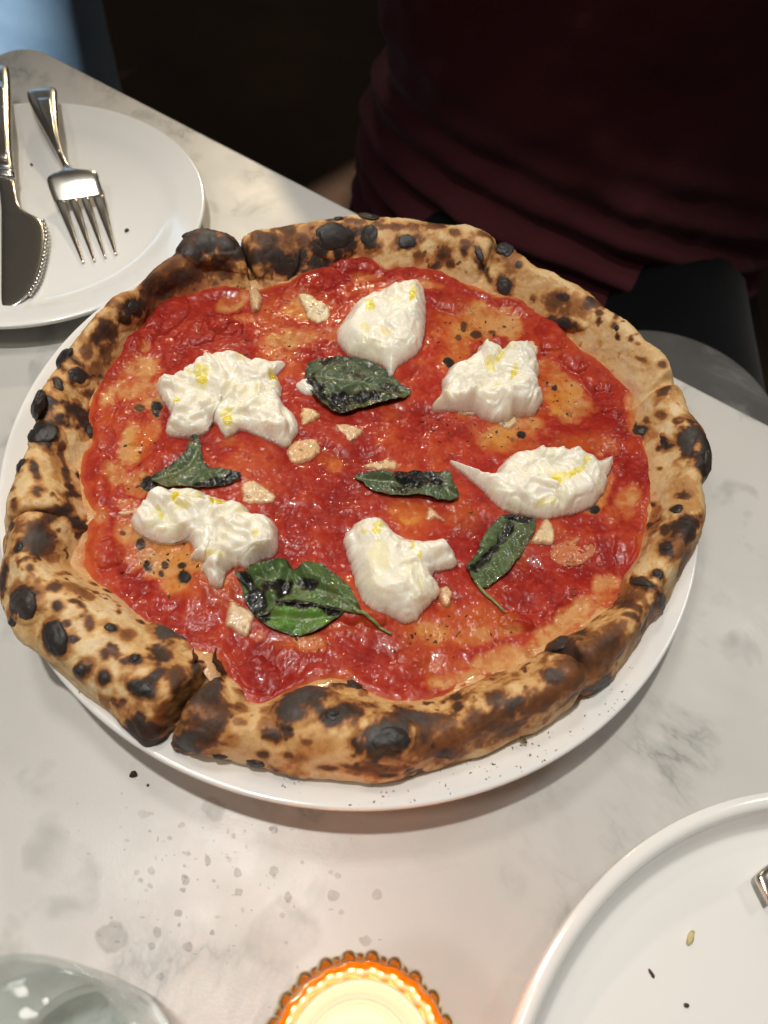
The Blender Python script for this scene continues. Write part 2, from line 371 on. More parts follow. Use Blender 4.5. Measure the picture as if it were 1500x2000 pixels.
V = np.stack([PCX[0] + rr * np.cos(ph)[:, None], PCX[1] + rr * np.sin(ph)[:, None], zz], -1)
def normals(G):
    a = np.roll(G, -1, 0) - np.roll(G, 1, 0); b = np.gradient(G, axis=1)
    n = np.cross(a, b); n /= np.linalg.norm(n, axis=2)[:, :, None] + 1e-12; return n
Nn = normals(V)
if Nn[0, NT_ // 2, 2] < 0: Nn = -Nn
flat = V.reshape(-1, 3)
env = (sst(-0.15, 0.25, pr[:, 0]) * np.where(np.arange(NT_) > NT_ - 26, 0.5, 1.0))[None, :].repeat(NPH, 0).ravel()
dsp = (0.0020 * fbm(flat, 0.024, 2, 11) + 0.00045 * fbm(flat, 0.007, 3, 12) + 0.00012 * fbm(flat, 0.0018, 2, 13)) * env
flat = flat + Nn.reshape(-1, 3) * dsp[:, None]
V = flat.reshape(NPH, NT_, 3); Nn = normals(V)
if Nn[0, NT_ // 2, 2] < 0: Nn = -Nn
NF = Nn.reshape(-1, 3)
sx, sy = proj(flat); facing = ((np.array([0, 0, CZ]) - flat) * NF).sum(1) > 0
def on_crust(px, py):
    d = (sx - px) ** 2 + (sy - py) ** 2 + np.where(facing, 0, 1e9); return int(np.argmin(d))
def local_axes(c, px, py, rx, ry, rot):
    """world XY vectors of a blob's two half axes at height c[2]"""
    z = c[2]; o = P(px, py, z)[:2]; cr, sr = math.cos(R(rot)), math.sin(R(rot))
    return P(px + rx * cr, py + rx * sr, z)[:2] - o, P(px - ry * sr, py + ry * cr, z)[:2] - o
def tangent_axes(i, px, py, rx, ry, rot):
    """half axes of a stain lying in the surface's own tangent plane at vertex i"""
    c = flat[i]; vd = np.array([0, 0, CZ]) - c; vd = vd / np.linalg.norm(vd); n_ = NF[i] + 0.25 * vd; n_ = n_ / np.linalg.norm(n_)
    cr, sr = math.cos(R(rot)), math.sin(R(rot)); o = np.array([0, 0, CZ])
    def hit(x, y):
        d_ = ray(x, y); return o + d_ * (((c - o) @ n_) / (d_ @ n_))
    h0 = hit(px, py); e1, e2 = hit(px + rx * cr, py + rx * sr) - h0, hit(px - ry * sr, py + ry * cr) - h0
    return e1, e2, np.linalg.pinv(np.stack([e1, e2], 1))
# browning: (x, y, rx, ry, rot, level)   level 1 = black char, .8 dark, .6 brown, 'g' = ashy grey
BLOBS = [
 (400,475,52,42,20,1),(480,500,60,34,10,.97),(430,520,70,40,0,.8),(520,470,36,30,0,.85),(350,545,46,30,-35,.82),(300,575,62,34,-35,.85),(255,600,36,30,0,1),(238,625,22,20,0,.97),(205,650,36,30,-45,.88),(205,690,24,40,-10,.78),(170,690,20,24,0,.7),(330,520,70,24,-38,.7),
 (560,445,22,14,0,.78),(590,470,20,18,0,.7),(575,495,22,16,0,.72),(655,470,46,34,0,1),(722,465,22,28,10,.97),(795,472,28,22,0,.92),(760,440,60,14,0,.75),(690,430,40,10,5,.7),(640,425,22,9,0,.85),(850,440,26,12,0,.8),(890,455,20,10,10,.75),(910,475,16,10,0,.7),(870,495,22,20,-30,.82),(905,490,12,14,0,.85),(880,515,14,14,0,.9),(935,490,10,28,-25,.97),(950,530,8,24,-10,.9),(985,488,22,20,-20,1),(985,560,17,22,0,.97),(1013,516,10,8,0,.85),(820,500,18,12,0,.7),(955,460,20,8,20,.7),(1000,500,22,36,20,.55),
 (1085,590,44,26,25,.7),(1110,632,36,13,5,.98),(1080,625,16,12,20,.85),(1100,582,16,9,10,.92),(1160,592,24,22,20,.78),(1155,585,14,10,20,.9),(1170,610,14,10,0,.85),(1200,635,10,10,0,.85),(1135,605,50,36,20,.5),(1205,615,8,8,0,.8),(1250,700,18,8,25,.68),(1295,712,9,8,0,.75),(1245,672,12,6,20,.6),
 (1297,764,18,18,0,.88),(1248,842,24,20,0,.9),(1262,822,14,10,0,.7),(1290,810,16,10,0,.65),(1345,860,26,46,10,.95),(1375,890,18,44,0,1),(1385,920,10,22,0,1),(1285,875,8,7,0,.8),(1290,915,10,6,0,.7),(1235,975,26,16,-10,.95),(1270,985,12,8,0,.85),(1322,997,16,14,0,1),(1335,970,18,12,0,.85),(1350,1035,24,50,5,.94),(1300,1035,14,22,20,.82),(1300,1070,16,14,0,.93),(1325,1060,40,40,0,.62),(1255,1140,26,13,20,1),(1285,1122,14,13,0,.97),(1225,1180,38,14,15,.85),(1230,1200,26,10,15,.88),(1270,1195,30,44,30,.68),(1200,1230,44,26,-30,.7),(1180,1255,40,24,-30,.8),(1100,1270,44,38,-20,1),(1130,1235,26,12,-15,.9),(1150,1285,60,40,-35,.72),(1070,1320,40,20,0,.85),
 (1010,1375,36,30,-15,.86),(970,1365,26,22,0,.8),(895,1382,17,14,0,.93),(850,1410,60,24,-5,.72),(940,1420,90,40,-18,.74),(1050,1370,70,40,-25,.70),(1130,1320,50,40,-35,.70),(870,1470,70,26,-8,.70),(865,1475,26,12,-10,.9),(1000,1420,60,24,-22,.72),
 (600,1365,60,40,-10,.98),(570,1395,40,20,0,.88),(680,1345,40,22,10,1),(690,1385,44,30,0,.93),(650,1400,26,20,0,.95),(750,1440,58,46,-10,1),(790,1400,60,30,-10,.85),(860,1400,60,18,-8,.8),(830,1430,30,30,0,.8),(530,1440,24,18,30,.85),(512,1475,14,9,0,.8),(565,1475,10,8,0,.75),(640,1500,26,9,0,.85),(600,1450,14,8,0,.65),(700,1500,40,8,0,.72),(760,1515,22,6,0,.85),(470,1380,20,20,0,.6),
 (405,1345,44,52,10,.86),(370,1450,40,26,10,1),(420,1370,40,40,0,.78),(430,1275,12,20,0,.9),(345,1455,14,40,0,.97),(400,1440,50,36,0,.84),(470,1410,24,14,0,.6),(380,1300,20,30,0,.9),
 (335,1240,44,34,20,.98),(320,1280,36,30,-30,.9),(282,1345,36,20,20,1),(300,1320,30,14,-40,.93),(345,1330,26,44,10,.8),(320,1390,26,40,0,.66),(290,1440,36,26,10,.97),(262,1288,24,16,0,.92),(240,1292,14,7,20,.9),(207,1275,9,12,0,.8),(215,1226,18,14,0,.95),(250,1240,20,20,0,.6),(203,1326,14,16,0,.95),(158,1307,18,18,0,1),(110,1250,27,38,-25,1),(50,1182,35,36,0,1),(110,1182,13,13,0,.9),(108,1145,18,12,0,.82),(150,1150,40,14,10,.62),(175,1218,9,16,-10,.75),(240,1372,10,10,0,.75),(222,1368,9,8,0,.75),(120,1120,20,8,-15,.6),(170,1165,24,10,15,.6),(60,1108,8,8,0,.75),(185,1140,10,5,20,.75),
 (6,1130,12,36,0,.95),(18,1030,8,20,0,.6),(36,1068,14,16,0,.95),(75,1060,36,34,0,.82),(75,1030,40,26,0,.72),(90,1000,44,14,-12,.84),(125,995,26,14,0,.9),(148,1022,30,11,20,.97),(70,1075,16,14,0,.9),(100,1090,26,14,0,.6),(72,962,15,15,0,.92),(70,915,12,28,-10,.88),(130,930,14,30,-10,.85),(135,948,14,10,0,.95),(155,928,9,9,0,.97),(118,880,12,30,0,.85),(140,965,22,10,0,.9),(25,955,8,10,0,.75),(25,985,10,14,0,.72),(115,910,24,60,0,.45),
 (25,908,8,16,0,.97),(85,848,34,28,-15,1),(68,792,24,28,0,1),(113,750,13,17,0,1),(152,735,24,20,10,1),(112,693,16,18,0,1),(118,712,10,18,0,.95),(175,846,20,17,10,1),(150,790,20,20,0,.6),(115,812,10,6,0,.8),(170,770,24,14,0,.72),(190,720,20,40,0,.62),(120,790,40,50,0,.35),
]
fb1 = fbm(flat, 0.018, 4, 21); fb2 = fbm(flat, 0.0055, 4, 22); fb3 = fbm(flat, 0.0022, 3, 23)
tt = np.tile(pr[:, 0], NPH); side = np.tile(np.arange(NT_) / (NT_ - 1), NPH)
lev = 0.10 + 0.20 * fb1 + 0.10 * fb2 + 0.05 * fb3
lev += 0.30 * sst(0.80, 1.0, side)                                   # the underside bakes darker
lev += 0.10 * sst(0.2, -0.1, tt)
# leopard spots
sp = fbm(flat, 0.0062, 2, 31); spm = sst(-0.2, 0.5, fbm(flat, 0.03, 2, 33))
lev = np.maximum(lev, 0.82 * sst(0.40, 1.05, sp + 0.25 * fb3) * (0.25 + 0.75 * spm))
sp2 = fbm(flat, 0.0034, 2, 35); lev = np.maximum(lev, 0.66 * sst(0.55, 0.85, sp2 + 0.2 * fb3) * sst(0.0, 0.6, fbm(flat, 0.025, 3, 36)))
# the near-right side is redder brown all over
bx, by = flat[:, 0], flat[:, 1]
for (px, py, rx, ry, rot, L) in [(900,1440,240,60,-16,.66),(1180,1290,150,60,-50,.60),(330,565,200,60,-38,.68),(500,470,130,50,5,.66),(640,460,120,60,-5,.46),(1000,520,60,50,10,.3),(400,1380,80,80,0,.56),(600,1440,200,50,5,.34),(1340,1000,40,110,0,.42)] + BLOBS:
    i = on_crust(px, py); c = flat[i]; e1, e2, A = tangent_axes(i, px, py, rx, ry, rot)
    rmax = 1.9 * max(np.linalg.norm(e1), np.linalg.norm(e2)) + 0.003
    k = np.where((np.abs(bx - c[0]) < rmax) & (np.abs(by - c[1]) < rmax) & (np.abs(flat[:, 2] - c[2]) < 0.02))[0]
    if len(k) == 0: continue
    d = (flat[k] - c) @ A.T
    big = rx > 75
    dd = np.hypot(d[:, 0], d[:, 1]) + (0.42 * fb2[k] + 0.26 * fb3[k] + 0.15 * fb1[k] if not big else 0.5 * fb2[k] + 0.3 * fb1[k])
    core = L * (1 - 0.10 * sst(0.2, 0.7, dd)) * (1 - sst(0.60, 1.22, dd)) if not big else L * (1 - sst(0.3, 1.2, dd))
    halo = 0.56 * min(L, 1) * (1 - sst(0.75, 1.95, dd + 0.25 * fb2[k])) if not big else 0
    lev[k] = np.maximum(lev[k], np.maximum(core, halo))
lev = np.clip(lev + 0.06 * fb3 * (lev > 0.3) - 0.07 * sst(-.1, .6, fb2) * (lev > 0.7), 0, 1)
RAMP = [(0, (0.76, 0.585, 0.355)), (0.16, (0.70, 0.475, 0.23)), (0.34, (0.57, 0.305, 0.105)), (0.52, (0.33, 0.135, 0.042)), (0.68, (0.155, 0.058, 0.022)), (0.84, (0.055, 0.028, 0.018)), (1.0, (0.023, 0.019, 0.017))]
ccol = ramp(lev, RAMP)
GREY = [(600,1360,54,34,-10),(755,1430,50,30,-10),(830,1400,50,24,-10),(330,1245,44,32,20),(390,1330,30,40,10),(1000,1370,30,24,-10),(1080,1310,26,18,0),(70,1060,26,24,0),(1345,860,20,34,10),(400,455,40,26,20),(370,1450,34,24,0)]
for (px, py, rx, ry, rot) in GREY:                                   # pale ash on the blackest char
    i = on_crust(px, py); c = flat[i]; e1, e2, A = tangent_axes(i, px, py, rx, ry, rot)
    d = (flat - c) @ A.T; dd = np.hypot(d[:, 0], d[:, 1]) + 0.4 * fb2
    g = (1 - sst(0.3, 1.2, dd)) * (np.linalg.norm(flat - c, axis=1) < 0.03) * sst(0.6, 0.9, lev)
    ccol = mixc(ccol, np.array([[0.085, 0.080, 0.074]]), 0.75 * g * (0.6 + 0.4 * sst(-0.4, 0.4, fb3)))
# sauce smeared a little up the inner slope
red = sst(0.20, -0.05, tt + 0.12 * fb1 + 0.07 * fb2)
ccol = mixc(ccol, np.array([[0.50, 0.15, 0.05]]), 0.62 * red * (lev < 0.7))
# blister swellings in the crust itself
for (px, py, rx, ry, rot, L) in BLOBS:
    if L < 0.97 or rx < 14: continue
    i = on_crust(px, py); c = flat[i].copy(); e1, e2, A = tangent_axes(i, px, py, rx, ry, rot)
    k = np.where(np.hypot(bx - c[0], by - c[1]) < 0.03)[0]
    d = (flat[k] - c) @ A.T; dd = np.hypot(d[:, 0], d[:, 1]) * 0.9
    hgt = 0.0016 * min(1.3, rx / 30)
    flat[k] += NF[k] * (hgt * np.sqrt(np.clip(1 - dd ** 2, 0, 1)) * (np.abs(flat[k, 2] - c[2]) < 0.015))[:, None]
pizza = thing('pizza', 'whole wood-fired margherita pizza with a leopard-charred crust on the white plate', 'pizza', (PCX[0], PCX[1], ZB))
crust = mesh('crust', flat, grid_faces(NPH, NT_)[:, ::-1], M_CRUST, None, ccol, -0.10 * sst(0.85, 1.0, lev)); put(crust, pizza)

# separate burst bubbles standing proud of the crust: (x, y, rx, ry, rot)
BUB = [(50,1180,30,31,0),(110,1248,22,33,-25),(158,1307,14,14,0),(203,1326,9,11,0),(68,790,20,23,0),(85,848,28,21,-15),(113,748,10,14,0),(152,735,19,15,15),(110,690,13,14,0),(175,846,16,13,10),(25,905,7,13,0),(652,466,38,28,0),(722,462,18,23,10),(795,472,18,16,0),(985,488,17,15,-20),(985,560,13,16,0),(725,396,18,9,0),(1321,997,13,11,0),(1257,1140,20,9,20),(1285,1122,11,10,0),(690,1345,19,17,0),(500,1493,22,9,5),(430,1479,18,7,5),(255,600,17,15,0),(215,1226,12,10,0),(280,1342,24,14,10),(262,1286,12,10,0),(1098,1262,22,16,-30),(1300,1068,11,10,0),(760,1445,36,26,-10),(1380,905,9,26,0),(648,1392,16,13,0),(36,1068,8,9,0),(22,1215,10,10,0),(1248,842,14,11,0),(935,490,7,20,-25),(660,412,10,5,0),(1204,640,6,6,0)]
for n, (px, py, rx, ry, rot) in enumerate(BUB):
    i = on_crust(px, py); c = flat[i]; nr = Vector(NF[i]); 
    e1, e2, _A = tangent_axes(i, px, py, rx, ry, rot); L1, L2 = np.linalg.norm(e1), np.linalg.norm(e2)
    x = Vector(e1); x = (x - nr * x.dot(nr)).normalized(); y = nr.cross(x)
    rotm = np.array(Matrix((x, y, nr)).transposed())
    hh = (0.30 if py > 640 or px < 300 else 0.17) * min(L1, L2) + 0.0004
    cc = c - np.array(nr) * hh * 0.6
    col = (0.026, 0.021, 0.019) if n % 3 else (0.038, 0.030, 0.026)
    o = ellipsoid('char_blister', cc, (L1, L2, hh * 1.25), rotm, M_BLISTER, None, 36, 22, 0.20, n, col); put(o, pizza)

# ---- dough inside the rim and the sauce on it (height fields in world x, y)
GS = 0.0005; HALF = 0.150
gx = np.arange(-HALF, HALF + GS, GS); NX = len(gx)
GX, GY = np.meshgrid(gx + PCX[0], gx + PCX[1], indexing='ij'); PX2 = np.stack([GX.ravel(), GY.ravel(), np.zeros(NX * NX)], 1)
ga = np.arctan2(PX2[:, 1] - PCX[1], PX2[:, 0] - PCX[0]); gr = np.hypot(PX2[:, 0] - PCX[0], PX2[:, 1] - PCX[1])
rin_g = Rin(ga); edge = (gr - rin_g)                                   # <0 inside
n1 = fbm(PX2, 0.022, 3, 41); n2 = fbm(PX2, 0.0075, 3, 42); n3 = fbm(PX2, 0.0028, 3, 43); n4 = fbm(PX2, 0.0013, 2, 44)
# bare dough / oily patches: (x, y, rx, ry, rot, strength)
BARE = [(265,740,40,60,30,.95),(300,770,34,30,0,.9),(255,870,26,60,10,.95),(230,930,30,34,0,.8),(270,945,40,30,0,.9),(250,985,30,14,0,.75),(300,840,20,30,0,.8),(585,605,42,24,-10,.75),(560,665,60,24,-10,.8),(460,590,40,14,-15,.85),(540,695,40,20,0,.6),(480,625,30,12,0,.5),(960,630,66,40,15,.95),(900,650,50,40,0,.8),(1000,640,30,30,0,.8),(880,700,36,24,0,.5),(1090,770,50,46,20,.95),(1070,720,28,28,0,.8),(1120,800,40,30,0,.7),(995,840,70,40,0,.95),(960,860,40,30,0,.8),(1030,870,24,18,0,.7),(905,810,24,20,0,.55),(330,1085,100,44,15,1),(270,1050,40,40,0,.9),(420,1130,50,26,20,.9),(350,1145,40,20,10,.7),(240,1040,20,36,10,.6),(800,1015,34,26,0,.8),(770,1000,20,10,0,.6),(1110,1065,36,22,-20,.55),(850,1235,50,34,0,.8),(930,1240,60,30,-10,.75),(960,1290,60,24,-25,.85),(880,1300,40,20,0,.6),(1000,1235,30,14,0,.6),(1150,1195,70,36,-38,1),(1085,1240,70,34,-25,1),(1180,1150,34,26,-40,.8),(1000,1290,80,30,-20,1),(900,1325,70,20,-12,.9),(210,800,20,60,10,.7),(195,1010,20,30,0,.6),(1235,800,20,50,-10,.7),(640,515,60,10,-8,.6),(960,575,50,12,20,.7),(600,1255,46,18,5,.7),(500,1240,20,14,0,.4),(1170,930,30,46,0,.8),(1150,985,30,24,0,.8),(1195,1010,24,24,0,.6),(1225,985,26,40,0,.75),(655,912,14,12,0,.55),(645,1225,30,12,0,.5),(1190,870,26,20,0,.5),(730,1190,20,14,0,.4),(880,880,20,14,0,.45),(870,1195,24,24,0,.5),(650,650,30,14,0,.5),(760,815,16,10,0,.35),(450,865,26,14,0,.4),(490,960,14,10,0,.35),(830,560,40,10,10,.7),(720,545,30,10,0,.6),(1190,660,34,26,30,.9),(1160,640,30,20,30,.8),(1230,740,22,30,0,.9)]
ZS0 = ZB + 0.0042
bare = np.zeros(len(PX2)); oil = np.zeros(len(PX2))
def blob_xy(px, py, rx, ry, rot, z=0.036):
    c = P(px, py, z); e1, e2 = local_axes(c, px, py, rx, ry, rot); A = np.linalg.inv(np.stack([e1, e2], 1))
    rm = 2.0 * max(np.hypot(*e1), np.hypot(*e2)) + 0.004
    k = np.where((np.abs(PX2[:, 0] - c[0]) < rm) & (np.abs(PX2[:, 1] - c[1]) < rm))[0]
    d = (PX2[k, :2] - c[:2]) @ A.T; return k, np.hypot(d[:, 0], d[:, 1])
for (px, py, rx, ry, rot, s_) in BARE:
    k, dd = blob_xy(px, py, rx, ry, rot); dd = dd + 0.30 * n2[k] + 0.2 * n3[k] + 0.25 * n1[k]
    bare[k] = np.maximum(bare[k], s_ * (1 - sst(0.45, 1.25, dd)))
for (px, py, rx, ry, rot, s_) in [(275,860,22,36,15,1),(340,1075,40,30,0,.9),(360,1140,30,24,0,.8),(1090,785,30,30,0,1),(800,1010,40,30,10,1),(590,600,50,22,0,.7),(980,860,40,30,0,.7),(720,570,40,16,0,.4),(840,1240,60,40,0,.7),(930,1215,60,30,0,.6),(590,1255,46,18,0,.8),(1070,770,50,40,0,.6),(655,912,16,14,0,.9),(640,900,20,14,0,.5),(900,640,60,40,0,.5),(400,1100,50,40,0,.6),(760,780,30,30,0,.3),(845,1290,50,30,0,.5),(900,1010,30,20,0,.5),(450,1150,30,40,0,.4),(1130,870,50,20,0,.6),(1010,1080,20,30,0,.4),(530,620,30,40,0,.5)]:
    k, dd = blob_xy(px, py, rx * 1.3, ry * 1.3, rot); oil[k] = np.maximum(oil[k], s_ * (1 - sst(0.3, 1.2, dd + 0.3 * n2[k])))
thin = sst(-0.010, 0.002, edge + 0.004 * n1 + 0.002 * n2)              # the sauce thins out at the rim
bare_s = np.maximum(bare, 0)
dough_z = ZS0 + 0.0012 * n1 + 0.00022 * n2 + 0.00005 * n4 + 0.0014 * bare_s + 0.0034 * sst(-0.006, 0.008, edge)
thick = 0.0022 + 0.00032 * n2 + 0.00012 * n3 + 0.00005 * n4 - (0.0016 + 0.0004 * n2) * bare_s - 0.0044 * sst(-0.002, 0.008, edge + 0.0030 * n1 + 0.0015 * n2)
# lumps of tomato heaped against the rim and elsewhere
for (px, py, rx, ry, rot, h_) in [(700,525,50,14,0,.0030),(640,545,50,18,-20,.0026),(590,570,40,18,-25,.0026),(870,590,60,16,25,.0028),(800,545,40,14,0,.0022),(330,625,44,24,-40,.0032),(285,660,40,18,-40,.0026),(400,650,50,20,-15,.0026),(440,640,30,20,0,.003),(260,700,18,34,20,.0022),(1075,665,24,34,-40,.0035),(1115,705,30,18,40,.0035),(1160,745,34,18,40,.0024),(1195,780,34,30,30,.0026),(1190,840,36,44,0,.0022),(1010,1220,30,16,10,.0035),(205,830,20,60,5,.0016),(200,930,16,46,0,.0018),(205,1080,30,30,30,.002),(1240,930,16,60,0,.0016),(1060,1160,60,40,0,.0015),(1000,600,40,16,25,.002),(690,1200,40,20,10,.0030),(730,1215,22,14,0,.003),(500,1320,40,30,0,.0018),(1220,1060,20,40,0,.0014),(620,1280,90,30,0,.0008),(560,880,60,60,0,.0005)]:
    k, dd = blob_xy(px, py, rx, ry, rot); dd = dd + 0.25 * n2[k] + 0.15 * n3[k]; thick[k] += h_ * np.sqrt(np.clip(1 - (dd / 1.15) ** 2, 0, 1)) * (1 - 0.8 * bare[k])
sauce_z = dough_z + thick
zmax = np.maximum(dough_z, sauce_z); ZMAP = zmax.reshape(NX, NX)
def surf(xy):
    u = np.clip((xy[:, 0] - PCX[0] + HALF) / GS, 0, NX - 2); v = np.clip((xy[:, 1] - PCX[1] + HALF) / GS, 0, NX - 2)
    i, j = u.astype(int), v.astype(int); fu, fv = u - i, v - j
    return (ZMAP[i, j] * (1 - fu) + ZMAP[i + 1, j] * fu) * (1 - fv) + (ZMAP[i, j + 1] * (1 - fu) + ZMAP[i + 1, j + 1] * fu) * fv
# colours
drk = np.zeros(len(PX2))
for (px, py, rx, ry, s_) in [(305,798,13,20,1),(292,948,20,18,1),(272,798,14,11,.75),(360,1130,17,16,.98),(275,1062,11,14,.85),(288,1105,11,13,.85),(322,1103,8,11,.8),(315,1120,6,8,.8),(356,1105,10,8,.85),(240,1042,7,6,.7),(875,712,13,12,1),(1018,850,10,9,.95),(1162,997,11,11,1),(1195,722,5,5,.95),(1083,758,7,7,.85),(1068,750,4,4,.8),(930,655,14,10,.8),(905,640,8,16,.75),(1245,842,14,16,.9),(960,650,9,6,.7),(895,660,8,8,.7),(1000,860,5,6,.6)]:
    k, dd = blob_xy(px, py, rx, ry, 0); dd = dd + 0.2 * n3[k]; drk[k] = np.maximum(drk[k], np.maximum(s_ * (1 - sst(0.7, 1.1, dd)), 0.55 * s_ * (1 - sst(0.8, 1.8, dd))))
dcol = ramp(0.5 + 0.5 * n2 + 0.3 * n3, [(0, (0.52, 0.23, 0.070)), (0.5, (0.60, 0.33, 0.13)), (1, (0.44, 0.17, 0.045))])
dcol = mixc(dcol, np.array([[0.60, 0.24, 0.025]]), 0.75 * oil)
dcol = mixc(dcol, np.array([[0.48, 0.075, 0.025]]), 0.6 * sst(0.75, 0.35, bare + 0.12 * n3 + 0.1 * n2) * (edge < 0))
dcol = mixc(dcol, np.array([[0.30, 0.10, 0.03]]), 0.6 * sst(0.55, 0.9, fbm(PX2, 0.0035, 3, 47) + 0.2 * n4))
rim_c = sst(0.000, 0.009, edge + 0.002 * n1); dcol = mixc(dcol, np.array([[0.62, 0.36, 0.16]]), 0.8 * rim_c)
dcol = mixc(dcol, ramp(drk, RAMP), sst(0.3, 0.6, drk))
scol = ramp(0.5 + 0.5 * n1 + 0.35 * n2 + 0.2 * n3, [(0, (0.25, 0.012, 0.009)), (0.45, (0.335, 0.023, 0.013)), (0.8, (0.40, 0.040, 0.016)), (1.1, (0.46, 0.075, 0.021))])
sheen_dash = sst(0.35, 0.75, fbm(PX2 * np.array([1.0, 1.5, 1]), 0.0026, 2, 49)); scol = mixc(scol, np.array([[0.50, 0.085, 0.055]]), 0.30 * sheen_dash)  # pinkish highlight dashes of the wet sauce, put into its colour
scol = mixc(scol, np.array([[0.56, 0.13, 0.015]]), 0.70 * oil)
n5 = fbm(PX2, 0.011, 4, 51, 0.6)
bf = bare * 0.92 + (0.40 * n5 + 0.14 * n3 + 0.06 * n4) * (0.35 + bare) - 0.06
scol = mixc(scol, np.array([[0.47, 0.085, 0.020]]), 0.80 * sst(0.05, 0.50, bf)); scol = scol + (dcol - scol) * (0.88 * sst(0.22, 0.98, bf))[:, None]
drp = sst(0.15, 0.7, fbm(PX2, 0.0042, 3, 53)); scol = mixc(scol, np.array([[0.22, 0.010, 0.008]]), 0.22 * drp * (1 - sst(0.1, 0.5, bf)))
tr = sst(0.0019, -0.0004, thick + 0.0003 * n3) * 0.85 * (1 - sst(0.3, .6, bf)); scol = mixc(scol, np.array([[0.50, 0.12, 0.035]]), tr)
scol = mixc(scol, ramp(drk, RAMP), sst(0.35, 0.65, drk))
def hfield(name, z, keep, mat, col):
    idx = -np.ones(NX * NX, int); kk = keep.reshape(NX, NX)
    cell = (kk[:-1, :-1] & kk[1:, :-1] & kk[1:, 1:] & kk[:-1, 1:])
    ci, cj = np.where(cell); a = ci * NX + cj
    f = np.stack([a, a + NX, a + NX + 1, a + 1], 1)
    us = np.unique(f); idx[us] = np.arange(len(us))
    Vv = PX2[us].copy(); Vv[:, 2] = z[us]
    return mesh(name, Vv, idx[f], mat, None, col[us])
o = hfield('pizza_base', dough_z, edge < 0.010, M_BASE, dcol); put(o, pizza)
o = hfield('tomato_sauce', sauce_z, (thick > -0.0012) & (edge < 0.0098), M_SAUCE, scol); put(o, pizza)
# underside disc so the pizza is closed from below
a = np.linspace(0, 2 * np.pi, 120, endpoint=False); rb = Rout(np.where(a > np.pi, a - 2 * np.pi, a)) * 0.93
Vb = np.vstack([np.stack([PCX[0] + rb * np.cos(a), PCX[1] + rb * np.sin(a), np.full(120, ZB + 0.0008)], 1), [[PCX[0], PCX[1], ZB + 0.0008]]])
o = mesh('underside', Vb, np.stack([np.roll(np.arange(120), -1), np.arange(120), np.full(120, 120)], 1), M_CRUST, None, np.tile((0.25, 0.10, 0.035), (121, 1)), np.zeros(121)); put(o, pizza)

# ------------------------------------------------------------------ toppings
def to_world(poly, z=0.038): return np.array([P(x, y, z)[:2] for x, y in poly])
def patch(poly_px, cen_px, z, n_t, n_s, rough_edge=0.0, seed=0, curve=1.7):
    B = closed(to_world(poly_px, z), n_t); C = P(cen_px[0], cen_px[1], z)[:2]
    if rough_edge:
        q3 = np.c_[B, np.zeros(n_t)]; d_ = B - C; d_ /= np.linalg.norm(d_, axis=1)[:, None]
        B = B + d_ * (rough_edge * (fbm(q3, 0.004, 3, seed) + 0.6 * fbm(q3, 0.0014, 2, seed + 5)))[:, None]
    s = 1 - (1 - np.linspace(0, 1, n_s)) ** curve
    XY = C[None, None] + (B[:, None] - C[None, None]) * s[None, :, None]
    xy = XY.reshape(-1, 2)
    d = np.full(len(xy), 9.0)
    for k in range(0, n_t, 2): d = np.minimum(d, (xy[:, 0] - B[k, 0]) ** 2 + (xy[:, 1] - B[k, 1]) ** 2)
    d = np.sqrt(d); d[np.tile(s, n_t) > 0.9999] = 0
    return xy, d, s, B, C
def closed_patch(name, xy, ztop, zbot, n_t, n_s, mat, col, parent):
    n = n_t * n_s; top = np.c_[xy, ztop]; bot = np.c_[xy, zbot]
    f = grid_faces(n_t, n_s); i = np.arange(n_t) * n_s + n_s - 1; j = np.roll(i, -1)
    side_f = np.stack([i, i + n, j + n, j], 1)
    A = 0.5 * np.sum(xy[i, 0] * xy[j, 1] - xy[i, 1] * xy[j, 0])
    fs = [f[:, ::-1] if A > 0 else f, (f + n) if A > 0 else (f[:, ::-1] + n), side_f if A > 0 else side_f[:, ::-1]]
    o = mesh(name, np.vstack([top, bot]), fs, mat, None, np.vstack([col, col]))
    if parent is not None: put(o, parent)
    return o
def px_mask(xy, z, blobs, nz=None):
    """largest value of a list of (x, y, rx, ry, rot, s) stains over world points"""
    mk = np.zeros(len(xy))
    for (px, py, rx, ry, rot, s_) in blobs:
        c = P(px, py, z); e1, e2 = local_axes(c, px, py, rx, ry, rot); A = np.linalg.inv(np.stack([e1, e2], 1))
        d = (xy - c[:2]) @ A.T; dd = np.hypot(d[:, 0], d[:, 1]) + (0 if nz is None else nz)
        mk = np.maximum(mk, s_ * (1 - sst(0.55, 1.1, dd)))
    return mk

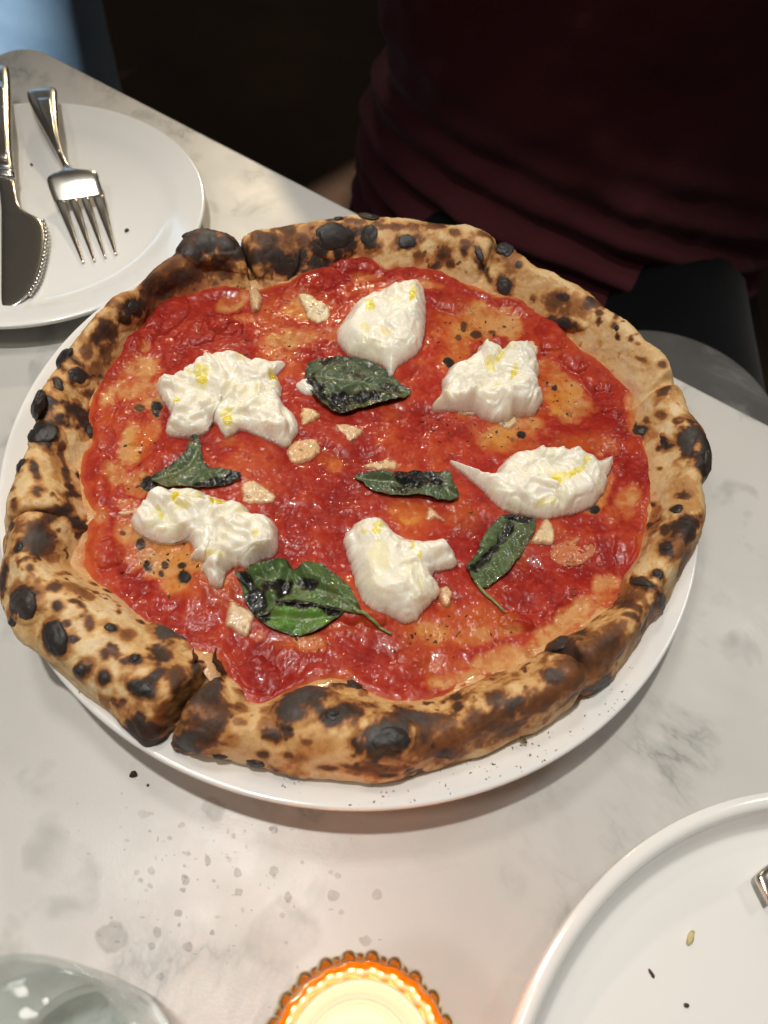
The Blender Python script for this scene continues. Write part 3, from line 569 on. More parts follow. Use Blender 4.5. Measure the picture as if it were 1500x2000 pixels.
def burrata(label, poly, cen, H, lumps, oils, fold=1.0, seed=0, smooth_bits=(), width=0.007):
    n_t, n_s = 420, 90; zc = 0.043
    xy, d, s, B, C = patch(poly, cen, zc, n_t, n_s, 0.00055, seed)
    p3 = np.c_[xy, np.zeros(len(xy))]
    wq = p3 + 0.004 * np.stack([fbm(p3, 0.012, 2, seed + 1), fbm(p3, 0.012, 2, seed + 2), np.zeros(len(xy))], 1)
    k = np.clip(d / width, 0, 1); h = H * 0.50 * np.sqrt(1 - (1 - k) ** 2)
    for (px, py, rx, ry, rot, hh) in lumps:
        c = P(px, py, zc); e1, e2 = local_axes(c, px, py, rx, ry, rot); A = np.linalg.inv(np.stack([e1, e2], 1))
        dl = (wq[:, :2] - c[:2]) @ A.T; dd = np.hypot(dl[:, 0], dl[:, 1])
        h = h + hh * 0.001 * np.clip(1 - (dd / 1.2) ** 2, 0, 1) ** 0.85 * np.clip(k * 1.6, 0, 1)
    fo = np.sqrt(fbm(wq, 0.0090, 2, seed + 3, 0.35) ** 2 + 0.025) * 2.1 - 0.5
    fo2 = np.sqrt(fbm(wq, 0.0040, 2, seed + 4, 0.4) ** 2 + 0.06) * 1.9 - 0.5
    sm = 1 - px_mask(xy, zc, smooth_bits) if len(smooth_bits) else np.ones(len(xy))
    soft = sst(0.0, 0.0035, d)
    h = h + fold * sm * soft * (0.0019 * fo + 0.00090 * fo2 + 0.00034 * fbm(wq, 0.0027, 1, seed + 6)) + 0.0005 * (1 - sm)
    base = surf(xy)
    # rest on a smoothed copy of the pizza under it
    base_s = np.median(base) + 0.35 * (base - np.median(base))
    zt = np.where(d < 1e-6, base - 0.0012, np.maximum(base_s + h, base - 0.0010) )
    nz = fbm(p3, 0.004, 3, seed + 8)
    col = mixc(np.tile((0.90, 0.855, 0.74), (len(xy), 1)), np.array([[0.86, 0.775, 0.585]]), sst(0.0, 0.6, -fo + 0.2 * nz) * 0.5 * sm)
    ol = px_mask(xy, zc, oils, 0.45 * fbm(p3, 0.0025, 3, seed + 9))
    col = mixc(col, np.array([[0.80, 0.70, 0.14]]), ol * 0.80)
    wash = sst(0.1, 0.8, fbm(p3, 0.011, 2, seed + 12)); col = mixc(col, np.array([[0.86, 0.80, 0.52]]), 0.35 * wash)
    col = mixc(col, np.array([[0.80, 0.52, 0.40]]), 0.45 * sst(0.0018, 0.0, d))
    t = thing('burrata_dollop', label, 'cheese', (C[0], C[1], float(np.median(base))), 'dollops of burrata on the pizza')
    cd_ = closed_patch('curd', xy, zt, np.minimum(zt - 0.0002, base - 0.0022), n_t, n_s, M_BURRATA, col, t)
    # beads of olive oil lying on the curd
    for q_, (px, py, rx, ry, rot, s_) in enumerate(oils):
        if s_ < 1: continue
        c = P(px, py, zc + 0.004)[:2]; i = int(np.argmin((xy[:, 0] - c[0]) ** 2 + (xy[:, 1] - c[1]) ** 2))
        e1, e2 = local_axes((0, 0, zc), px, py, rx * 0.75, ry * 0.7, rot)
        x = Vector((*e1, 0)).normalized(); y = Vector((0, 0, 1)).cross(x)
        o = ellipsoid('oil_droplet', (xy[i, 0], xy[i, 1], zt[i] - 0.0001), (np.hypot(*e1), np.hypot(*e2), 0.0005), np.array(Matrix((x, y, Vector((0, 0, 1)))).transposed()), M_OIL, None, 18, 10, 0.15, q_); o.parent = cd_
    return t
def oilmat():
    t = NT('olive_oil'); tr = t.n('ShaderNodeBsdfTransparent'); tr.inputs[0].default_value = (0.98, 0.94, 0.52, 1); gl = t.n('ShaderNodeBsdfGlossy'); gl.inputs['Roughness'].default_value = 0.05
    lw = t.n('ShaderNodeLayerWeight'); mx = t.n('ShaderNodeMixShader'); t.l(t.math('ADD', t.math('MULTIPLY', t.math('POWER', lw.outputs['Facing'], 4.0), 0.4), 0.03), mx.inputs[0])
    t.l(tr.outputs[0], mx.inputs[1]); t.l(gl.outputs[0], mx.inputs[2]); t.l(mx.outputs[0], t.out.inputs['Surface']); return t.m
M_OIL = oilmat()
burrata('smooth pointed burrata dollop nearest the far crust, cleft down its middle', [(658,640),(676,612),(700,580),(740,562),(785,545),(820,541),(832,570),(833,610),(826,660),(808,684),(782,700),(764,724),(750,703),(715,690),(680,675),(663,658)], (748,628), 0.017,
        [(715,635,50,40,-30,3.0),(795,605,34,56,10,3.6),(770,670,40,26,0,2.0)], [(722,605,14,9,-20,1),(805,585,9,16,0,1),(760,560,34,6,-15,.7),(752,660,18,9,50,.6),(712,655,10,12,0,.5)], 0.55, 101, [(705,635,50,46,-30,1)], 0.010)
burrata('ragged wide burrata dollop at the upper left above the triangular basil leaf', [(303,735),(345,728),(368,710),(400,690),(440,684),(480,695),(530,696),(556,700),(540,722),(548,745),(550,775),(576,805),(580,830),(560,858),(530,850),(500,838),(470,825),(440,838),(415,812),(400,830),(360,838),(322,832),(328,795),(312,765)], (445,768), 0.013,
        [(400,725,44,26,-10,2.2),(480,735,50,32,0,2.6),(520,800,44,30,30,2.2),(370,800,36,24,-10,2.0),(440,770,30,24,0,1.6),(350,745,26,14,0,1.2)], [(395,737,18,15,0,1),(532,733,10,13,0,1),(442,810,13,13,0,1),(345,783,9,9,0,1),(372,730,6,4,0,.7),(500,765,10,6,0,.5),(468,705,12,6,0,.5)], 1.15, 102, (), 0.0048)
burrata('knobbly burrata dollop of stacked curds at the upper right, by a black scorch spot', [(845,785),(866,760),(868,730),(890,705),(925,690),(945,664),(965,680),(1000,672),(1040,680),(1058,715),(1048,745),(1064,765),(1050,795),(1015,800),(985,812),(955,810),(928,795),(890,790)], (962,742), 0.0155,
        [(950,688,24,24,0,5.0),(1012,712,40,30,10,5.2),(1003,768,34,40,20,5.4),(915,752,32,36,20,5.0),(945,788,36,16,0,3.4),(1045,778,18,20,0,2.6),(880,782,24,12,0,2.2)], [(975,705,10,7,0,1),(955,725,16,8,60,.8),(1000,740,6,16,20,1),(965,765,6,14,10,.8),(990,690,12,5,0,.6)], 0.8, 103, (), 0.0042)
burrata('long-tailed burrata dollop at the right with a yellow oil streak', [(882,890),(905,898),(940,912),(968,918),(985,895),(1015,875),(1060,868),(1110,872),(1160,884),(1174,892),(1190,886),(1202,890),(1194,915),(1188,945),(1160,978),(1120,993),(1080,1002),(1035,996),(990,985),(965,965),(945,942),(915,918)], (1040,956), 0.0155,
        [(1040,905,60,26,-5,2.2),(1100,900,60,26,10,2.6),(1060,960,80,28,-8,2.8),(1140,940,40,36,-20,2.2),(1170,915,20,14,-30,1.4)], [(1085,940,22,9,5,1),(1120,930,18,8,-25,1),(1138,912,7,9,0,1),(1065,985,22,7,-10,.6),(1050,875,20,5,0,.5)], 0.8, 104)
burrata('crescent burrata dollop at the left trailing wispy strands over the charred dough', [(252,1015),(268,985),(310,957),(345,950),(375,948),(420,965),(470,978),(490,998),(530,1010),(543,1035),(538,1070),(510,1085),(485,1098),(460,1095),(440,1110),(430,1136),(408,1132),(398,1112),(389,1106),(396,1088),(368,1080),(378,1066),(362,1045),(330,1050),(285,1040)], (425,1030), 0.0150,
        [(320,985,50,30,-15,2.6),(380,990,50,32,0,2.2),(440,1020,44,34,20,3.0),(500,1040,36,40,0,3.0),(455,1065,44,20,-15,2.4),(430,1115,26,14,0,1.0)], [(345,978,10,16,-10,1),(425,985,20,8,30,1),(312,1003,7,8,0,1),(360,1000,18,8,0,.7),(390,975,6,5,0,1),(500,1052,10,12,0,.8),(420,1088,26,8,10,.7),(470,1005,12,6,0,.5)], 1.1, 105, (), 0.0048)
burrata('egg-smooth burrata dollop near the front, with a shredded flap to its right', [(675,1040),(690,1015),(720,1006),(750,1006),(770,1030),(800,1045),(840,1050),(870,1048),(893,1075),(895,1095),(874,1101),(858,1103),(846,1109),(845,1117),(858,1128),(862,1150),(848,1165),(835,1180),(815,1200),(790,1205),(755,1192),(715,1172),(698,1140),(690,1105),(680,1075)], (768,1080), 0.0165,
        [(735,1100,46,60,-10,3.6),(780,1160,50,34,10,3.0),(720,1035,34,24,0,1.6),(800,1090,30,44,-20,1.6),(840,1065,30,14,10,1.2)], [(735,1040,12,8,0,1),(712,1048,8,6,0,.9),(805,1067,7,7,0,1),(818,1088,6,7,0,1),(820,1145,5,12,10,.8),(740,1100,26,40,0,.35)], 0.75, 106, [(735,1115,56,70,-10,1)], 0.009)
# a stray bit of curd
def crumb_of_curd():
    poly = [(578,748),(588,738),(605,738),(616,748),(612,764),(594,762)]
    xy, d, s, B, C = patch(poly, (597,750), 0.04, 80, 20, 0.0003, 9); b = surf(xy); h = 0.004 * np.sqrt(1 - (1 - np.clip(d / 0.004, 0, 1)) ** 2) + 0.0006 * fbm(np.c_[xy, d], 0.003, 2, 3) * sst(0, .002, d)
    o = closed_patch('curd_crumb', xy, np.median(b) + h - 0.0004, np.full(len(xy), b.min() - 0.001), 80, 20, M_BURRATA, np.tile((0.90, 0.85, 0.74), (len(xy), 1)), None)
    tag(o, 'small stray crumb of burrata beside the darkest big basil leaf', 'cheese')
crumb_of_curd()

def basil(label, poly, cen, rib, char, lift, curl, base_col, seed, stem=None, creases=()):
    n_t, n_s = 300, 70; zc = 0.042
    xy, d, s, B, C = patch(poly, cen, zc, n_t, n_s, 0.00035, seed, 1.3)
    p3 = np.c_[xy, np.zeros(len(xy))]; rb = spline(to_world(rib, zc), 14)
    # distance to the midrib, signed, and position along it
    dm = np.full(len(xy), 9.0); al = np.zeros(len(xy)); sg = np.zeros(len(xy))
    L = np.r_[0, np.cumsum(np.hypot(*np.diff(rb, axis=0).T))]
    for k in range(len(rb) - 1):
        e = rb[k + 1] - rb[k]; v = xy - rb[k]; t = np.clip((v @ e) / (e @ e), 0, 1); w_ = v - t[:, None] * e
        dd = np.hypot(w_[:, 0], w_[:, 1]); q_ = dd < dm; dm[q_] = dd[q_]; al[q_] = (L[k] + t * np.hypot(*e))[q_]; sg[q_] = np.sign(e[0] * v[:, 1] - e[1] * v[:, 0])[q_]
    wr = fbm(p3, 0.010, 3, seed + 1); wf = fbm(p3, 0.0035, 3, seed + 2)
    vq = (al - dm * 0.75) / 0.0062; side_v = np.abs((vq - np.floor(vq)) - 0.5); vein = sst(0.09, 0.02, side_v) * sst(0.0, 0.001, dm) * sst(0.018, 0.004, dm)
    midr = sst(0.0007, 0.0002, dm)
    h = lift + 0.0016 * wr + 0.0004 * wf + curl * np.exp(-d / 0.0025) * (0.6 + 0.8 * fbm(p3, 0.014, 2, seed + 7)) - 0.0010 * np.exp(-(dm / 0.0016) ** 2) + 0.00016 * np.cos((vq - np.floor(vq) - 0.5) * 6.28) * sst(0, .003, dm) - 0.0002 * vein
    for (a_, b_, wd, hh) in creases:
        A_, B_ = P(*a_, zc)[:2], P(*b_, zc)[:2]; e = B_ - A_; v = xy - A_; t = np.clip((v @ e) / (e @ e), 0, 1); q_ = np.hypot(*(v - t[:, None] * e).T)
        h = h + hh * np.exp(-(q_ / wd) ** 2)
    bs = surf(xy); bm_ = np.median(bs)
    zt = np.maximum(bm_ + 0.3 * (bs - bm_) + h, bs + 0.0004)
    g = np.tile(np.array(base_col), (len(xy), 1)) * (1 + 0.28 * wr + 0.22 * wf)[:, None]
    g = mixc(g, np.array([[0.16, 0.17, 0.08]]), 0.35 * sst(0.1, 0.9, fbm(p3, 0.006, 3, seed + 4)))
    g = mixc(g, np.array([[0.085, 0.080, 0.022]]), 0.55 * sst(0.0, 0.7, fbm(p3, 0.013, 3, seed + 14))); g = mixc(g, np.array([[0.050, 0.034, 0.012]]), 0.7 * sst(0.0012, 0.0002, d + 0.0004 * wf))
    g = mixc(g, np.array([[0.20, 0.24, 0.12]]), 0.65 * midr + 0.25 * vein)
    ck = px_mask(xy, zc, char, 0.25 * wf + 0.22 * wr)
    g = mixc(g, np.array([[0.045, 0.030, 0.012]]), sst(0.15, 0.5, ck) * 0.85); g = mixc(g, np.array([[0.010, 0.010, 0.008]]), sst(0.5, 0.85, ck))
    t = thing('basil_leaf', label, 'basil', (C[0], C[1], float(bm_)), 'wilted basil leaves on the pizza')
    closed_patch('blade', xy, zt, zt - 0.00035, n_t, n_s, M_LEAF, np.clip(g, 0.004, 1), t)
    if stem:
        pts = [P(x, y, zc)[:2] for x, y in stem]; q_ = spline(np.array(pts), 8); zst = surf(q_) + 0.0012
        zst[0] = zst[0] + 0.0010
        o = tube('stem', np.c_[q_, zst], np.linspace(0.0008, 0.0005, len(q_)), M_LEAF, None, 10, (0.20, 0.24, 0.09)); put(o, t)
    return t
basil('big dusty-green basil leaf with blackened lower edge, under the pointed burrata', [(597,712),(612,695),(640,690),(665,685),(700,690),(735,702),(765,722),(785,745),(804,755),(790,770),(760,778),(730,785),(700,792),(668,800),(640,790),(615,770),(598,740)], (690,742),
      [(604,725),(640,732),(690,735),(740,745),(800,756)], [(625,770,30,26,40,1),(610,745,12,26,0,.9),(665,775,40,16,0,1),(720,770,50,14,-5,1),(765,752,24,12,20,.75),(640,695,22,9,-10,.9),(700,725,30,6,10,.6),(660,790,30,12,10,.95)], 0.0021, 0.0008, (0.062, 0.088, 0.046), 201, None, [((610,740),(770,770),.003,.002),((650,770),(740,720),.002,.0012)])
basil('triangular basil leaf with upturned tip between the two left burrata dollops', [(375,842),(388,850),(392,872),(400,900),(430,910),(470,922),(455,935),(425,942),(395,945),(355,946),(318,944),(294,928),(320,905),(345,888),(362,872)], (370,912),
      [(296,928),(330,918),(365,900),(385,870)], [(455,928,24,14,0,1),(425,935,26,10,0,.9),(375,850,6,14,0,.5),(362,872,6,14,30,.7),(400,940,30,6,0,.8)], 0.0019, 0.0012, (0.070, 0.098, 0.045), 202, None, [((400,905),(420,940),.002,.0015)])
basil('narrow folded basil leaf with brown middle, in the centre of the pizza', [(693,920),(712,914),(745,915),(775,914),(815,912),(850,914),(882,916),(886,935),(898,965),(880,973),(855,970),(820,962),(790,962),(755,958),(725,948)], (800,940),
      [(695,920),(740,932),(800,938),(860,940),(892,962)], [(800,930,40,18,10,1),(845,935,34,20,20,.95),(820,915,40,6,0,.9),(780,950,26,8,10,.75)], 0.0018, 0.0014, (0.055, 0.085, 0.042), 203, None, [((740,920),(860,945),.0025,.0022),((830,920),(880,960),.002,-.001)])
basil('stalked basil leaf with a black centre line, under the long-tailed burrata', [(985,998),(1010,998),(1048,1004),(1046,1030),(1030,1060),(1010,1090),(990,1115),(970,1130),(950,1142),(930,1130),(920,1110),(914,1098),(930,1075),(945,1045),(962,1018)], (982,1062),
      [(1030,1000),(1000,1030),(975,1062),(950,1085),(930,1110)], [(1010,1000,34,12,10,1),(1000,1022,13,20,40,1),(985,1042,11,18,45,1),(970,1060,10,18,48,1),(955,1077,10,18,48,1),(940,1092,11,16,48,1),(926,1102,18,13,-10,1)], 0.0020, 0.0010, (0.075, 0.112, 0.046), 204, [(932,1126),(948,1150),(968,1168),(990,1188)], [((1005,1010),(935,1100),.002,-.0016)])
basil('bright green basil leaf half hidden under the largest leaf, nearest the front crust', [(500,1196),(530,1176),(570,1170),(620,1176),(668,1190),(650,1206),(622,1224),(580,1234),(545,1226),(518,1213)], (580,1203),
      [(505,1196),(560,1200),(610,1204),(660,1196)], [(590,1180,60,10,4,1),(515,1195,16,16,0,1),(650,1190,24,8,10,.9)], 0.0024, 0.0012, (0.085, 0.190, 0.028), 206, None, [((530,1180),(650,1195),.003,.001)])
basil('largest basil leaf, glossy and curled with black scorched folds, its stalk towards the front', [(458,1112),(480,1118),(500,1100),(530,1090),(558,1092),(577,1108),(600,1098),(630,1100),(660,1122),(685,1150),(700,1182),(708,1198),(670,1192),(630,1186),(590,1178),(548,1176),(520,1196),(496,1194),(478,1168),(470,1140)], (575,1142),
      [(702,1192),(660,1165),(610,1145),(560,1135),(500,1125)], [(496,1172,26,30,-20,1),(478,1130,20,16,40,1),(540,1138,30,14,-20,.95),(604,1140,24,13,20,1),(585,1176,60,9,6,1),(640,1186,40,8,10,1),(555,1150,12,30,30,.9)], 0.0034, 0.0014, (0.068, 0.122, 0.034), 205, [(690,1188),(720,1205),(745,1220),(766,1231)], [((490,1112),(545,1165),.003,.0030),((590,1100),(690,1180),.0032,.0030),((548,1165),(566,1105),.002,-.0030),((560,1150),(690,1190),.0025,-.001)])

GARLIC = [
 ('pale teardrop garlic chip left of the pointed burrata', [(582,576),(598,572),(622,583),(643,598),(641,618),(622,628),(604,616),(592,595)], .0032, (0.72,0.60,0.36)),
 ('small triangular garlic chip below the big dusty basil leaf', [(588,796),(608,794),(627,806),(612,818),(590,826)], .0022, (0.66,0.42,0.16)),
 ('pinkish garlic chip near the centre, right of the round chip', [(657,826),(680,824),(708,835),(700,846),(684,860),(668,846)], .0020, (0.66,0.40,0.22)),
 ('round browned garlic slice at the tail of the upper left burrata', [(560,880),(572,858),(596,850),(620,856),(624,874),(608,892),(584,900),(566,896)], .0022, (0.62,0.33,0.12)),
 ('wedge of garlic speckled brown above the curled left burrata', [(470,948),(494,936),(520,952),(536,968),(524,979),(482,979)], .0026, (0.68,0.45,0.24)),
 ('squarish garlic chip left of the largest basil leaf', [(448,1172),(468,1178),(496,1198),(482,1238),(458,1228),(440,1215)], .0028, (0.68,0.47,0.28)),
 ('pale garlic shard right of the stalked basil leaf', [(1040,1056),(1052,1030),(1066,1010),(1080,1024),(1084,1058),(1062,1062)], .0026, (0.70,0.50,0.27)),
 ('tiny golden garlic bit touching the egg-smooth burrata', [(860,1146),(876,1142),(886,1154),(880,1178),(864,1174)], .0028, (0.66,0.38,0.17)),
 ('sharp garlic shard above the shredded burrata flap', [(838,986),(856,998),(870,1014),(852,1010),(834,1012)], .0018, (0.62,0.34,0.17)),
 ('garlic sliver tucked behind the narrow folded basil leaf', [(712,906),(738,895),(774,898),(772,912),(744,914)], .0022, (0.66,0.42,0.2)),
 ('thin garlic sliver at the left end of the crescent burrata', [(228,994),(250,988),(272,984),(276,992),(256,998),(236,1000)], .0016, (0.68,0.45,0.22)),
 ('translucent garlic piece behind the knobbly burrata', [(1024,678),(1034,662),(1046,664),(1052,684),(1040,702)], .0024, (0.70,0.52,0.32)),
 ('broken garlic bit below the knobbly burrata', [(972,812),(988,806),(1006,808),(1010,822),(994,832),(980,826)], .0022, (0.66,0.48,0.26)),
 ('large translucent red-stained garlic slice at the lower right of the sauce', [(1078,1072),(1096,1052),(1130,1042),(1158,1054),(1166,1074),(1140,1096),(1104,1100),(1082,1090)], .0010, (0.52,0.16,0.055)),
 ('curl of dough skin by the burnt slit at the upper left', [(486,566),(502,560),(512,576),(506,600),(494,604),(488,586)], .0034, (0.60,0.34,0.16)),
 ('flat garlic chip under the left edge of the knobbly burrata', [(884,796),(900,792),(930,798),(934,806),(904,806)], .0018, (0.64,0.36,0.17)),
]
for n, (lab, poly, h_, colr) in enumerate(GARLIC):
    pc = np.mean(poly, 0); n_t, n_s = 90, 18
    xy, d, s, B, C = patch(poly, pc, 0.039, n_t, n_s, 0.0006, 300 + n); p3 = np.c_[xy, np.zeros(len(xy))]; b = surf(xy)
    h = h_ * np.sqrt(1 - (1 - np.clip(d / (h_ * 0.7), 0, 1)) ** 2) * (0.75 + 0.25 * fbm(p3, 0.006, 2, 320 + n)) + 0.00018 * fbm(p3, 0.0016, 2, 340 + n)
    zt = np.median(b) - 0.0005 + 0.4 * (b - np.median(b)) + h + np.where(d < 1e-6, -0.0008, 0)
    nz = fbm(p3, 0.003, 3, 360 + n)
    col = np.tile(np.array(colr) * .7 + np.array((.75, .60, .40) if h_ > .0012 else colr) * .3, (len(xy), 1)) * (1 + 0.12 * nz)[:, None]
    col = mixc(col, np.array([[0.40, 0.10, 0.035]]), 0.55 * sst(0.0016, 0.0002, d)); col = mixc(col, np.array([[0.16, 0.06, 0.02]]), 0.7 * sst(0.55, 0.8, nz))
    o = closed_patch('garlic_slice' if n != 14 else 'dough_curl', xy, zt, np.minimum(zt, b) - 0.001, n_t, n_s, M_GARLIC, np.clip(col, 0, 1), None)
    if n == 14: tag(o, lab, 'dough'); 
    else: tag(o, lab, 'garlic', 'garlic slices on the pizza')

# torn charred flaps at the cuts in the crust: parts of the pizza
def flap(pts, z0, z1, colr, seed):
    """a leaning shard: base px pair then tip px"""
    a_, b_, t_ = pts; A_, B_, T_ = P(*a_, z0), P(*b_, z0), P(*t_, z1); n_u, n_v = 14, 14; G = []
    for v in np.linspace(0, 1, n_v):
        for u in np.linspace(0, 1, n_u): G.append((A_ * (1 - u) + B_ * u) * (1 - v) + T_ * v + 0.0 * u)
    G = np.array(G); ns = fbm(G, 0.006, 3, seed); vv = np.repeat(np.linspace(0, 1, n_v), n_u); G = G + np.stack([0.0030 * fbm(G, 0.005, 3, seed + 7), 0.0022 * ns - 0.004 * np.sin(vv * 2.6), 0.0015 * ns], 1)
    N_ = np.cross(B_ - A_, T_ - A_); N_ /= np.linalg.norm(N_); N_ = N_ * (1 if N_[2] > 0 else -1)
    f = grid_faces(n_v, n_u, False); n = len(G); G2 = np.vstack([G + N_ * 0.0009, G - N_ * 0.0006])
    col = np.clip(np.array(colr) * (1 + 0.6 * ns[:, None]), 0.006, 1)
    e = []
    for k in range(n_u - 1): e.append((k, k + 1, k + 1 + n, k + n))
    for k in range(n_v - 1): e += [(k * n_u, (k + 1) * n_u, (k + 1) * n_u + n, k * n_u + n), (k * n_u + n_u - 1, (k + 1) * n_u + n_u - 1, (k + 1) * n_u + n_u - 1 + n, k * n_u + n_u - 1 + n)]
    o = mesh('crust_flake', G2, [f, f[:, ::-1] + n, np.array(e)], M_CRUST, None, np.vstack([col, col]), np.zeros(2 * n)); put(o, pizza)
flap([(378,1296),(408,1282),(382,1256)], 0.036, 0.046, (0.16, 0.06, 0.03), 1)
flap([(412,1296),(446,1316),(426,1254)], 0.036, 0.048, (0.14, 0.055, 0.028), 2)

# dried herbs on the sauce and ash on the plate rim: nobody could count them
def flecks(name, pts, size, cols, mat, seed):
    rng = np.random.RandomState(seed); Vs, Fs, Cs = [], [], []
    for p in pts:
        a_ = rng.rand() * 6.28; L = size * (0.35 + 1.3 * rng.rand() ** 2); w_ = L * (0.25 + 0.4 * rng.rand()); hh = 0.0003 + 0.0003 * rng.rand()
        u = np.array([math.cos(a_), math.sin(a_), 0.25 * (rng.rand() - .5)]); v = np.array([-math.sin(a_), math.cos(a_), 0.3 * (rng.rand() - .5)]); k = len(Vs) * 6
        Vs.append(np.array([p + u * L, p + v * w_, p - u * L * (.6 + .4 * rng.rand()), p - v * w_ * .8, p + np.array([0, 0, hh]), p - np.array([0, 0, 0.0003])]))
        for q_ in range(4): Fs += [(k + q_, k + (q_ + 1) % 4, k + 4), (k + (q_ + 1) % 4, k + q_, k + 5)]
        Cs.append(np.tile(cols[rng.randint(len(cols))], (6, 1)))
    return mesh(name, np.vstack(Vs), np.array(Fs), mat, None, np.vstack(Cs), None, False)
rng = np.random.RandomState(5); hp = []
clus = [(960,640,70,40),(1090,770,50,50),(900,650,60,50),(990,850,60,40),(320,1090,80,40),(270,900,40,80),(540,660,60,40),(850,1240,90,40),(700,880,300,250),(1000,1100,150,150),(650,1250,150,50),(840,810,60,50)]
while len(hp) < 300:
    c = clus[rng.randint(len(clus))]; x, y = c[0] + rng.randn() * c[2] * .6, c[1] + rng.randn() * c[3] * .6; q_ = P(x, y, 0.038)[:2]
    dq = q_ - PCX
    if np.hypot(*dq) < Rin(np.array([math.atan2(dq[1], dq[0])]))[0] - 0.006: hp.append(np.array([*q_, surf(q_[None])[0] + 0.0002]))
o = flecks('dried_herb', hp, 0.0009, [(0.05, 0.055, 0.02), (0.09, 0.06, 0.02), (0.03, 0.02, 0.01), (0.14, 0.13, 0.05)], M_FLECK, 4); put(o, pizza); o['kind'] = 'stuff'
PLZ = spline([(0.128, 0.0195), (0.145, 0.0265), (PR - 0.004, 0.0312), (PR, 0.0322)], 6)
ap = []
while len(ap) < 170:
    t_ = np.clip(rng.randn() * 0.30 + 0.45, 0, 1) if rng.rand() < 0.82 else rng.rand()
    a0 = -0.62 - 1.0 * t_ if rng.rand() < 0.85 else -1.95 - 0.5 * rng.rand()
    r_ = PR - 0.0015 - abs(rng.randn()) * 0.010
    if r_ < 0.130: continue
    ap.append(np.array([PC[0] + r_ * math.cos(a0), PC[1] + r_ * math.sin(a0), np.interp(r_, PLZ[:, 0], PLZ[:, 1]) + 0.0003]))
tag(flecks('ash_flecks', ap, 0.00055, [(0.06, 0.05, 0.04), (0.16, 0.12, 0.09), (0.25, 0.22, 0.2), (0.3, 0.22, 0.16)], M_FLECK, 6), kind='stuff')

def crumb(name, label, px, py, z, size, colr, seed, cat='crumb'):
    c = P(px, py, z); o = ellipsoid(name, c + np.array([0, 0, size[2] * .6]), size, np.array(Matrix.Rotation(seed * 1.1, 3, 'Z')), M_FLECK, None, 12, 8, 0.35, seed, colr); tag(o, label, cat); return o
crumb('crust_crumb', 'pale yellow crumb on the lower right plate', 1347, 1832, 0.006, (0.0026, 0.0012, 0.0009), (0.62, 0.52, 0.26), 1)
crumb('pepper_flake', 'dark red sliver of chilli on the lower right plate', 1272, 1902, 0.006, (0.0018, 0.0006, 0.0005), (0.07, 0.02, 0.015), 2)
crumb('ash_crumb', 'blackish crumb lowest on the lower right plate', 1340, 1964, 0.006, (0.0010, 0.0007, 0.0006), (0.05, 0.035, 0.03), 3)
crumb('ash_crumb', 'dark crumb right of the fork tines on the small plate', 248, 451, 0.0068, (0.0016, 0.0009, 0.0008), (0.07, 0.04, 0.02), 4)
crumb('ash_crumb', 'faint brown crumb between knife and fork on the small plate', 62, 322, 0.0066, (0.0012, 0.0008, 0.0006), (0.16, 0.12, 0.08), 5)
crumb('ash_crumb', 'larger black crumb on the marble left of the plate front', 261, 1513, 0.0, (0.0014, 0.0013, 0.0012), (0.03, 0.022, 0.02), 6)
crumb('ash_crumb', 'tiny black speck on the marble below the larger crumb', 289, 1534, 0.0, (0.0006, 0.0005, 0.0004), (0.03, 0.022, 0.02), 7)
crumb('herb_flake', 'greenish herb flake on the pizza plate below the brown crust', 1022, 1446, 0.031, (0.0016, 0.0008, 0.0005), (0.09, 0.08, 0.02), 8, 'herb')

# ------------------------------------------------------------------ cutlery
def ribbon(name, rows, th, mat, parent, crown=0.35, k=6, n=14):
    """rows: (left px, right px, z). lofted lens-shaped bar through them"""
    Lw = np.array([P(*r_[0], r_[2]) for r_ in rows]); Rw = np.array([P(*r_[1], r_[2]) for r_ in rows])
    L_, R_ = spline(Lw, k), spline(Rw, k); thv = spline(np.array([[t_, 0] for t_ in (th if hasattr(th, '__len__') else [th] * len(rows))]), k)[:, 0]
    a = np.linspace(0, 2 * np.pi, n, endpoint=False); G = []
    for l_, r_, t_ in zip(L_, R_, thv):
        c = (l_ + r_) / 2; h_ = (r_ - l_) / 2
        ca, sa = np.cos(a), np.sin(a); e = 0.55
        x = np.sign(ca) * np.abs(ca) ** e; z = np.sign(sa) * np.abs(sa) ** (e * 1.4)
        G.append(c[None] + x[:, None] * h_[None] + np.outer(z, [0, 0, t_ / 2]))
    G = np.array(G); G = np.swapaxes(G, 0, 1).reshape(-1, 3); mth = len(L_)
    f = grid_faces(n, mth); G = np.vstack([G, [(L_[0] + R_[0]) / 2], [(L_[-1] + R_[-1]) / 2]]); i = np.arange(n) * mth
    t1 = np.stack([np.roll(i, -1), i, np.full(n, n * mth)], 1); t2 = np.stack([i + mth - 1, np.roll(i, -1) + mth - 1, np.full(n, n * mth + 1)], 1)
    o = mesh(name, G, [f, t1, t2], mat, None)
    bm = bmesh.new(); bm.from_mesh(o.data); bmesh.ops.recalc_face_normals(bm, faces=bm.faces); bm.to_mesh(o.data); bm.free()
    if parent is not None: put(o, parent)
    return o
fk = thing('fork', 'steel four-tined fork with a flared handle on the small left plate', 'fork', tuple(P(140, 350, 0.012)))
h_ = ribbon('handle', [((58,176),(104,171),.0255),((53,182),(111,178),.0258),((56,198),(112,198),.0254),((68,222),(114,226),.0246),((88,258),(117,262),.0225),((105,290),(123,292),.0205),((117,314),(130,313),.0192),((124,328),(138,327),.0188)], [.0012,.0030,.0036,.0038,.0036,.0034,.0032,.0028], M_STEEL, fk)
ribbon('handle_ridge', [((72,192),(98,190),.0275),((80,220),(104,220),.0266),((98,262),(110,264),.0244),((111,296),(119,297),.0222)], [.0006,.0014,.0014,.0006], M_STEEL, None).parent = h_
